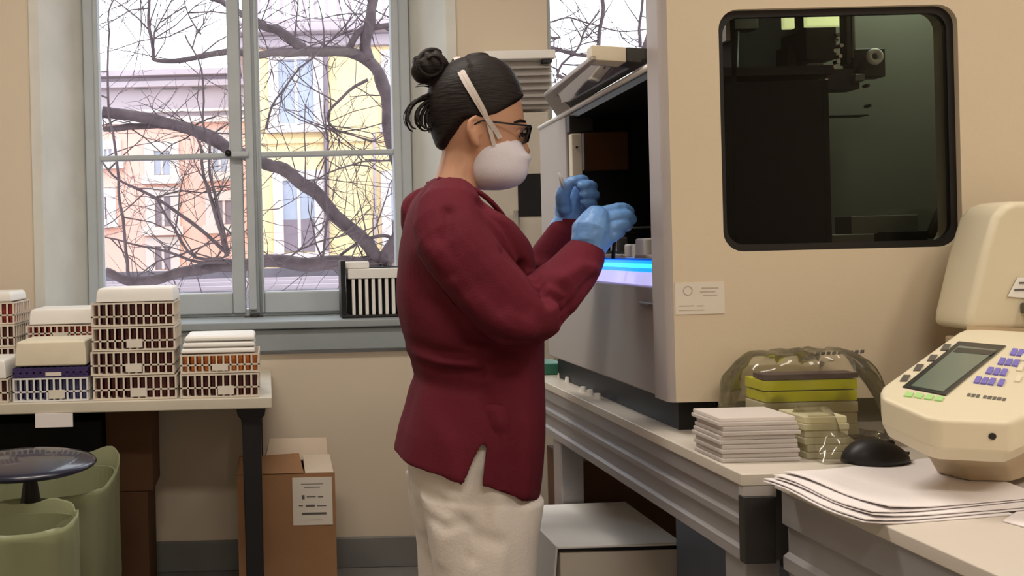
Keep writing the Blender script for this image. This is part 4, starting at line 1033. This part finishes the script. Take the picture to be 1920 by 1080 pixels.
# hands: palm and five fingers, the same paths for the hand and its glove
def hand_paths(side):
    if side == 'r':
        palm = [([PT(1106, 474, -.10), PT(1104, 452, -.10), PT(1108, 430, -.097), PT(1116, 412, -.092)], [.024, .030, .033, .026]),
                ([PT(1112, 466, -.10), PT(1124, 444, -.095), PT(1132, 428, -.09)], [.022, .025, .022])]
        fing = [([PT(1116, 408, -.078), PT(1142, 396, -.080), PT(1166, 391, -.076), PT(1180, 397, -.064)], [.0125, .0115, .0105, .0095]),
                ([PT(1124, 418, -.092), PT(1150, 409, -.096), PT(1174, 404, -.090), PT(1183, 412, -.074)], [.0125, .0118, .0108, .0098]),
                ([PT(1128, 432, -.098), PT(1152, 426, -.104), PT(1170, 420, -.096), PT(1176, 424, -.078)], [.0122, .0112, .0105, .0095]),
                ([PT(1128, 448, -.100), PT(1146, 444, -.106), PT(1158, 438, -.100), PT(1163, 436, -.084)], [.011, .0102, .0095, .0085]),
                ([PT(1098, 432, -.080), PT(1104, 410, -.062), PT(1130, 399, -.052), PT(1158, 395, -.052)], [.016, .0145, .0125, .0105])]
    else:
        palm = [([PT(1064, 414, .11), PT(1066, 396, .11), PT(1072, 376, .112), PT(1078, 360, .112)], [.023, .028, .030, .025]),
                ([PT(1074, 404, .105), PT(1088, 384, .105), PT(1094, 370, .108)], [.02, .023, .02])]
        fing = [([PT(1080, 352, .105), PT(1094, 341, .088), PT(1088, 338, .066), PT(1076, 340, .058)], [.012, .0115, .0105, .0095]),
                ([PT(1090, 362, .105), PT(1108, 352, .085), PT(1104, 348, .060), PT(1091, 349, .050)], [.0125, .012, .011, .010]),
                ([PT(1096, 374, .103), PT(1113, 368, .083), PT(1108, 364, .059), PT(1095, 364, .050)], [.012, .0115, .0105, .0095]),
                ([PT(1098, 388, .10), PT(1110, 384, .083), PT(1106, 380, .062), PT(1096, 379, .055)], [.011, .0105, .0095, .009]),
                ([PT(1058, 392, .09), PT(1055, 368, .076), PT(1062, 350, .066), PT(1070, 340, .062)], [.0155, .014, .012, .010])]
    return palm, fing
for sd in 'rl':
    pa, fi = hand_paths(sd)
    for p, r in pa: body.tube(p, [x-.0015 for x in r], 12, ends=True)
    for p, r in fi: body.tube([Vector(v) for v in catmull([list(x) for x in p], 3)], [v[0]-.0015 for v in catmull([[x] for x in r], 3)], 10, ends=True)
bo = build(body, 'body', 'skin', person, smooth=True); realize(bo, .0036, 3)
# gloves
for sd, lbl in (('r', 0), ('l', 0)):
    g = MB(); pa, fi = hand_paths(sd)
    arm = RA if sd == 'r' else LA
    cuff0 = lerp(arm[-1], arm[-2], .9)
    g.tube([cuff0, lerp(arm[-1], arm[-2], .3), arm[-1]], [.033, .030, .027], 20, ends=False)
    for p, r in pa: g.tube(p, [x+.0015 for x in r], 16, ends=True)
    for p, r in fi: g.tube([Vector(v) for v in catmull([list(x) for x in p], 3)], [v[0]+.001 for v in catmull([[x] for x in r], 3)], 12, ends=True)
    go = build(g, 'glove', 'glove', person, smooth=True); realize(go, .0020, 3)
    for v in go.data.vertices:
        p = v.co; v.co = p+v.normal*(noise.noise(p*70)*.0012)
    if sd == 'l': go['label'] = 'blue glove of the raised far hand'
    else: go['label'] = 'blue glove of the near hand'

# tunic
T = [(336, 812, 872, .055), (346, 800, 888, .085), (358, 790, 902, .118), (374, 780, 918, .150), (395, 770, 935, .172), (425, 760, 957, .182), (460, 753, 982, .180), (510, 747, 992, .172), (560, 746, 1000, .165), (620, 756, 1008, .160),
     (670, 770, 1010, .157), (705, 780, 1011, .158), (735, 774, 1012, .166)]
def neck(ring, py):
    k = max(0, min(1, (430-py)/90)); k = k*k*(3-2*k); xo = P(812, 340).x
    return [Vector((v.x, v.y, v.z-.40*k*(v.x-xo)*(1 if v.x > xo else .3))) for v in ring]
tun = MB(); tun.loft([neck(oval(r, 64, 2.2), r[0]) for r in catmull(T, 3)])
sleeveR = [P(822, 402, -.115), PT(848, 448, -.155), PT(900, 515, -.185), PT(968, 590, -.19), PT(1016, 566, -.165), PT(1068, 515, -.12), PT(1096, 478, -.095)]
tun.tube([Vector(v) for v in catmull([list(x) for x in sleeveR], 3)], [v[0] for v in catmull([[x] for x in (.066, .066, .063, .062, .055, .046, .038)], 3)], 20, ends=True)
sleeveL = [P(828, 402, .12), P(870, 460, .16), PT(930, 535, .17), PT(985, 568, .17), PT(1018, 508, .145), PT(1046, 458, .122), PT(1060, 430, .112)]
tun.tube([Vector(v) for v in catmull([list(x) for x in sleeveL], 3)], [v[0] for v in catmull([[x] for x in (.066, .066, .062, .058, .046, .040, .036)], 3)], 20, ends=True)
# flat ends of sleeves are pierced by the gloves; skirt of the tunic as a shell with a side slit
nth = 120
def skirt_pt(th, v, off):
    ca, sa = math.cos(th), math.sin(th)
    py0 = 715
    rows = [(715, 778, 1012, .160), (760, 766, 1012, .174), (800, 752, 1010, .182), (850, 741, 1005, .186), (900, 740, 998, .186), (940, 740, 992, .186)]
    # hem height by position round the body
    x_h = 873+(135)*ca
    if ca < math.cos(math.radians(90))+.1: t = (x_h-735)/(870-735); hem = 850+t*10
    else: hem = 866+max(0, ca)*48
    py = py0+(hem-py0)*v
    r = [0, 0, 0, 0]
    for i in range(len(rows)-1):
        if rows[i][0] <= py <= rows[i+1][0]:
            t = (py-rows[i][0])/(rows[i+1][0]-rows[i][0]); r = [a+(b_-a)*t for a, b_ in zip(rows[i], rows[i+1])]; break
    c_ = (r[1]+r[2])/2; rad = (r[2]-r[1])/2-off/SC
    sg = lambda v_: (abs(v_)**(2/2.2))*(1 if v_ >= 0 else -1)
    x = c_+rad*sg(ca)
    return x, py, (r[3]-off)*sg(sa)
def slit_shift(x, py, side_back):
    if py < 792: return x
    t = (py-792)/68
    if side_back:
        lim = 864-36*t; return min(x, lim) if x > lim-40 else x
    lim = 865-5*t; return max(x, lim)
for half in (0, 1):
    # angles run round from the near slit to the far slit; half 0 = front panel, 1 = back panel
    a_near = math.radians(-90-5); a_far = math.radians(90+5)
    ths = np.linspace(a_near, a_far, 60) if half == 0 else np.linspace(a_far, a_near+2*PI, 60)
    outer = []; inner = []
    for v in np.linspace(0, 1, 26):
        ro = []; ri = []
        for th in ths:
            for lst, off in ((ro, 0), (ri, .0085)):
                ca = math.cos(th)
                if half == 1: ca_ = min(ca, .0999)
                x, py, yy = skirt_pt(th, v, off)
                if half == 1 :
                    hemb = 850+(x-735)/(133)*11; py = 715+(hemb-715)*v
                    x = slit_shift(x, py, True)
                else:
                    hemf = 866+max(0, (x-866))/130*48; py = 715+(hemf-715)*v; x = slit_shift(x, py, False)
                lst.append(P(x, py, yy))
        outer.append(ro); inner.append(ri)
    rings = [o_+list(reversed(i_)) for o_, i_ in zip(outer, inner)]
    tun.loft(rings)
to = build(tun, 'tunic', 'tunic', person, smooth=True); realize(to, .0038, 6)
loc = wloc(person)
folds = [  # polyline in the side view (px), depth of fold (m), width (m)
 ([(770, 652), (820, 668), (900, 672), (980, 655)], -.010, .014), ([(776, 690), (830, 700), (900, 698)], -.012, .012), ([(772, 672), (830, 684), (890, 686)], .008, .012),
 ([(790, 735), (850, 722), (905, 730), (930, 790)], -.006, .014), ([(760, 480), (800, 560), (870, 620), (960, 655)], -.008, .02), ([(800, 470), (850, 540), (930, 610), (1000, 640)], .008, .02),
 ([(900, 380), (945, 430), (985, 500), (1005, 560)], -.006, .010), ([(985, 500), (1005, 540), (1035, 560), (1040, 600)], -.012, .010), ([(1010, 520), (1050, 545), (1060, 600)], -.006, .009),
 ([(930, 470), (970, 510), (1000, 560)], -.007, .010), ([(1040, 520), (1085, 500), (1110, 505)], .006, .012), ([(1050, 585), (1080, 545), (1115, 520)], -.005, .010),
 ([(830, 400), (820, 450), (830, 510)], -.006, .012), ([(760, 430), (752, 520), (760, 600)], .004, .02), ([(940, 660), (935, 760), (945, 860), (940, 920)], -.005, .02), ([(985, 700), (980, 800), (975, 920)], .005, .02),
 ([(860, 560), (900, 590), (960, 600)], .006, .016), ([(880, 640), (940, 640), (1000, 632)], -.012, .014), ([(800, 770), (840, 830), (850, 890)], .004, .02)]
FP = [([PT(q_[0], q_[1], -.15) for q_ in pl], a_, w_) for pl, a_, w_ in folds]
FP = [(a1, a2*1.35, a3) for a1, a2, a3 in FP]
def displace(o, FP, loc, extra=.0012):
    me = o.data; n = len(me.vertices); co = np.empty(n*3); me.vertices.foreach_get('co', co); co = co.reshape(-1, 3)
    no = np.array([v.normal[:] for v in me.vertices]); w_ = co+np.array(loc[:]); d = np.zeros(n)
    xz = w_[:, [0, 2]]
    for pl, a_, wd in FP:
        best = np.full(n, 9.)
        for p, q_ in zip(pl[:-1], pl[1:]):
            A_ = np.array([p.x, p.z]); B_ = np.array([q_.x, q_.z]); ab = B_-A_; t = np.clip(((xz-A_)@ab)/(ab@ab), 0, 1)
            best = np.minimum(best, np.linalg.norm(xz-A_-t[:, None]*ab, axis=1))
        d += a_*np.exp(-(best/wd)**2)*np.clip(np.abs(no[:, 1])*1.4, .1, 1)
    d += np.array([noise.noise(Vector((p[0]*14, p[1]*14, p[2]*9))) for p in w_])*extra*3
    co += no*d[:, None]; me.vertices.foreach_set('co', co.ravel()); me.update()
displace(to, FP, loc, .0012)
# V collar band
cb_ = [P(812, 340, -.052), P(838, 347, -.068), P(866, 358, -.078), P(893, 376, -.082), P(922, 402, -.066), P(950, 432, -.038), P(978, 470, -.004)]
cf_ = [Vector((p.x, YP-(p.y-YP), p.z)) for p in cb_]
build(MB().tube([Vector(v) for v in catmull([list(x) for x in cb_], 3)], .007, 8, flat=.7).tube([Vector(v) for v in catmull([list(x) for x in cf_], 3)], .007, 8, flat=.7), 'collar', 'tunic', person, smooth=True)
pk_ = [P(1023, 742, -.075), P(1026, 746, -.03), P(1024, 745, .02)]
# trousers
tr_ = MB()
tr_.loft([oval(r, 48, 2.2) for r in catmull([(760, 790, 1000, .150), (800, 780, 1000, .165), (860, 768, 1000, .172), (905, 770, 992, .170), (950, 782, 984, .165), (985, 793, 978, .15)], 3)])
for s in (-1, 1):
    rows = [(905, 772, 990, .085, s*.088), (960, 782, 983, .088, s*.092), (1020, 793, 975, .088, s*.094), (1080, 801, 966, .086, s*.095), (1200, 806, 955, .082, s*.097), (1330, 806, 945, .080, s*.097), (1480, 800, 936, .078, s*.097), (1610, 800, 930, .078, s*.097), (1650, 800, 928, .078, s*.097)]
    tr_.loft([oval(r, 32, 2.1) for r in catmull(rows, 3)])
to2 = build(tr_, 'trousers', 'pants', person, smooth=True); realize(to2, .005, 4)
f2 = [([(800, 940), (850, 960), (890, 1000), (930, 1010)], -.006, .014), ([(800, 985), (840, 990), (870, 980)], -.005, .012), ([(905, 900), (900, 960), (880, 1040)], -.007, .014), ([(930, 930), (935, 1010), (925, 1090)], .006, .018),
      ([(850, 940), (840, 1020), (850, 1100)], .006, .016), ([(870, 1010), (860, 1090), (870, 1200)], -.006, .014), ([(820, 1000), (830, 1060)], .005, .012)]
displace(to2, [([PT(q_[0], q_[1], -.16) for q_ in pl], a_, w_) for pl, a_, w_ in f2], loc, .0015)
for s in (-1, 1):
    an = Vector((P(858, 1600).x, YP+s*.09, 0))
    q = MB(); q.tube([an+Vector((-.05, 0, .045)), an+Vector((.0, 0, .05)), an+Vector((.07, 0, .046)), an+Vector((.14, 0, .036)), an+Vector((.175, 0, .03))], [.042, .048, .045, .038, .027], 16, ends=True)
    q.v = [(v[0], v[1], max(0, v[2])) for v in q.v]
    build(q, 'shoe', 'shoe', person, smooth=True)
# hair: follows the skull outside the hairline and dips under the skin beyond it
def hair_sd(px, py, ysign):
    # positive = hair ; boundary polyline from forehead to nape
    bl = [(1010, 165), (982, 182), (950, 203), (912, 224), (886, 231), (858, 232), (848, 246), (836, 268), (828, 290), (818, 296), (700, 300)]
    sgn = None; best = 999
    for (x0_, y0_), (x1_, y1_) in zip(bl[:-1], bl[1:]):
        ab = Vector((x1_-x0_, y1_-y0_)); ap = Vector((px-x0_, py-y0_)); t = max(0, min(1, ap.dot(ab)/ab.dot(ab))); dd = ap-ab*t
        if dd.length < best:
            best = dd.length; cr = ab.x*ap.y-ab.y*ap.x; sgn = 1 if cr > 0 else -1
    return best*sgn
hrows = catmull([(110, 880, 908, .02)]+head[:13], 6); hair = MB(); rings = []
nn = 96
for r in hrows:
    py, xb, xf, hw = r; c_ = (xb+xf)/2; rad = (xf-xb)/2; ring = []
    for k in range(nn):
        a = 2*PI*k/nn; ca, sa = math.cos(a), math.sin(a); x = c_+rad*ca
        sd = hair_sd(x, py, 0); t = max(0, min(1, (sd+5)/10)); t = t*t*(3-2*t)
        thick = (-.006+(.0125)*t); 
        if x < 870 and t > .5: thick += .004
        strand = .0004*math.sin(a*46+py*.05)*t
        rr = rad+(thick+strand)/SC; ring.append(P(c_+rr*ca, py-6*t*max(0, min(1, (200-py)/60)), (hw+thick+strand)*sa))
    rings.append(ring)
hair.loft(rings); ho = build(hair, 'hair', 'hair', person, smooth=True)
bun = MB()
def bunf(p): 
    v = p-Vector(P(806, 126)); return p+v.normalized()*(.0022*math.sin(v.x*260+v.z*180)+.003*noise.noise(p*45))
bun.ell(tuple(P(806, 126)), (.036, .034, .034), 40, 24, bunf)
bun.tube([P(820, 142), P(836, 148), P(850, 156)], [.028, .026, .032], 16, ends=True)
sw = []
for k in range(26):
    t = k/25; a = 1.0+t*7.5; r_ = (.031*(1-t*.55)); sw.append(Vector(P(806, 126))+Vector((math.cos(a)*r_, -.010-.0225*t**.6, math.sin(a)*r_)))
bun.tube(sw, [.0065-.003*k/25 for k in range(26)], 10, ends=True)
sw = [Vector((p.x, 2*YP-p.y, p.z)) for p in sw]; bun.tube(sw, [.0065-.003*k/25 for k in range(26)], 10, ends=True)
build(bun, 'hair_bun', 'hair', person, smooth=True)
tw = MB()
for pts, r in (([(815, 178), (790, 184), (770, 200), (762, 222), (768, 240), (776, 245)], .0045), ([(818, 186), (796, 194), (782, 210), (782, 230), (794, 243), (804, 243)], .005), ([(822, 196), (806, 204), (798, 220), (800, 236), (806, 243)], .005),
               ([(812, 164), (795, 160), (780, 162)], .002), ([(816, 182), (784, 190), (766, 212), (764, 234)], .0035), ([(820, 190), (800, 198), (788, 222), (790, 240)], .005), ([(820, 200), (812, 215), (806, 235), (806, 248)], .004), ([(818, 180), (775, 190), (758, 215), (762, 236)], .002)):
    for dy in (-.01, .004):
        pp = [P(x, y, dy*(1+i*.3)) for i, (x, y) in enumerate(pts)]; pp = [Vector(v) for v in catmull([list(x) for x in pp], 3)]
        tw.tube(pp, [r*(1-.7*i/(len(pp)-1)) for i in range(len(pp))], 6)
build(tw, 'loose_strands', 'hair', person, smooth=True)
# mask
def mf(p):
    c0_ = Vector(P(926, 305)); v = p-c0_
    a_, b_, d_ = v.x/.066, v.z/.0530, v.y/.073; n2_ = math.sqrt(a_*a_+b_*b_+d_*d_)
    if n2_ > 1e-4:
        k_ = n2_/(abs(a_)**3+abs(b_)**3+abs(d_)**3)**(1/3); v.x *= k_; v.z *= k_; v.y *= 1+(k_-1)*(.9 if v.x < .02 else .5)
    v.x -= max(0, v.z-.015)*.25; v.x *= .93
    v.x += (.006*math.exp(-((v.z-.006)/.007)**2)-.004*math.exp(-((v.z-.022)/.008)**2))*max(0, min(1, (v.x-.01)/.03))
    return c0_+v
c_ = P(926, 306)
mk_ = MB().ell(tuple(c_), (.066, .073, .0530), 48, 32, mf)
mo = build(mk_, 'face_mask', 'mask', person, smooth=True)
mo.data.transform(Matrix.Translation(Vector(c_)-loc) @ Matrix.Rotation(math.radians(2), 4, 'Y') @ Matrix.Translation(-(Vector(c_)-loc)))
# cheek side of the mask sits behind skin: straps
def on_head(px, py, s, off=None):
    off = off or (.0150 if py < 222 else .0150-.010*min(1, (py-222)/30))
    rr_ = min(hrows, key=lambda q_: abs(q_[0]-py)); cx_ = (rr_[1]+rr_[2])/2; rad = (rr_[2]-rr_[1])/2
    u = max(-.999, min(.999, (px-cx_)/rad)); return P(px, py, s*((rr_[3])*math.sqrt(1-u*u)+off))
def strap(pts, w_=.0045):
    near = [on_head(x, y, -1) for x, y in pts];  far = [on_head(x, y, 1) for x, y in reversed(pts)]
    pth = list(reversed(near))+[P(pts[0][0]+2, 109, 0)]+list(reversed(far)); pth = [Vector(v) for v in catmull([list(x) for x in pth], 4)]
    rings = []
    for i, p in enumerate(pth):
        t = (pth[min(i+1, len(pth)-1)]-pth[max(0, i-1)]).normalized(); nrm = (p-Vector(P(895, 220))).normalized(); sd = t.cross(nrm).normalized()
        rings.append([p+sd*w_, p+sd*w_+nrm*.0015, p-sd*w_+nrm*.0015, p-sd*w_])
    return MB().loft(rings)
build(strap([(851, 128), (849, 148), (856, 172), (870, 200), (890, 232), (912, 258), (918, 268)], .0045), 'mask_strap', 'strap', person)
build(strap([(855, 128), (854, 148), (862, 172), (875, 200), (888, 226), (898, 250), (908, 280)], .0038), 'mask_strap', 'strap', person)
# eyes, lashes, brows
for s in (-1, 1):
    e = P(954, 254, s*.033)
    eo = build(MB().ell(tuple(e), (.0125, .0125, .0118), 18, 12), 'eye', 'eye', person, smooth=True)
    build(MB().ell((e.x+.0095, e.y, e.z-.004), (.004, .006, .006), 14, 8), 'iris', 'hair', eo, smooth=True)
    build(MB().ell((e.x-.0002, e.y, e.z+.0018), (.0142, .0148, .0122), 18, 12), 'eyelid', 'skin', person, smooth=True)
    build(MB().tube([P(962, 256, s*.050), P(970, 259, s*.043), P(974, 260, s*.034), P(973, 259, s*.024)], .0016, 6, ends=True), 'eyelashes', 'hair', person, smooth=True)
    build(MB().tube([P(948, 238, s*.062), P(962, 233, s*.050), P(974, 233, s*.034), P(979, 236, s*.020)], [.002, .003, .003, .002], 8, ends=True), 'eyebrow', 'hair', person, smooth=True)
# glasses
gl = MB()
for s in (-1, 1):
    lc = P(974, 259, s*.034); ring = []
    for k in range(28):
        a = 2*PI*k/28; f = 1/(abs(math.cos(a))**4+abs(math.sin(a))**4)**.25
        ring.append(Vector((lc.x-.010*(math.sin(a)*f*.5+.5)*-1-.006, lc.y+.025*math.cos(a)*f, lc.z+.015*math.sin(a)*f)))
    R_ = []
    for i in range(28):
        t = (ring[(i+1) % 28]-ring[i-1]).normalized(); up = Vector((1, 0, 0)); a_ = t.cross(up).normalized()
        R_.append([ring[i]+a_*.002*math.cos(q_)+up*.0022*math.sin(q_) for q_ in [2*PI*j/6 for j in range(6)]])
    gl.loft(R_, cap=False, close=True)
    gl.tube([ring[3 if s > 0 else 11], P(975, 246, s*.070), P(930, 243, s*.082), P(884, 238, s*.084), P(868, 246, s*.080)], .0018, 6)
gl.tube([P(979, 253, -.009), P(982, 250, 0), P(979, 253, .009)], .002, 6)
go_ = build(gl, 'glasses', 'black', person, smooth=True)
for s in (-1, 1):
    lc = P(978, 259, s*.034); q = MB().hexa([(lc.x+.000+dx, lc.y+dy, lc.z+dz) for dy, dz, dx in ((-.024, -.015, -.005), (.024, -.015, -.005), (.024, .015, .003), (-.024, .015, .003))],
        [(lc.x+.001+dx, lc.y+dy, lc.z+dz) for dy, dz, dx in ((-.024, -.015, -.005), (.024, -.015, -.005), (.024, .015, .003), (-.024, .015, .003))])
    build(q, 'lens', 'glass', go_)
# the small tube held between the hands
o = build(MB().tube([P(1079, 352, .062), P(1069, 330, .055), P(1064, 320, .052)], [.0045, .004, .002], 10), 'sample_tube', 'plate', None, smooth=True)
tag(o, 'small clear tube held up in the far gloved hand', 'tube')
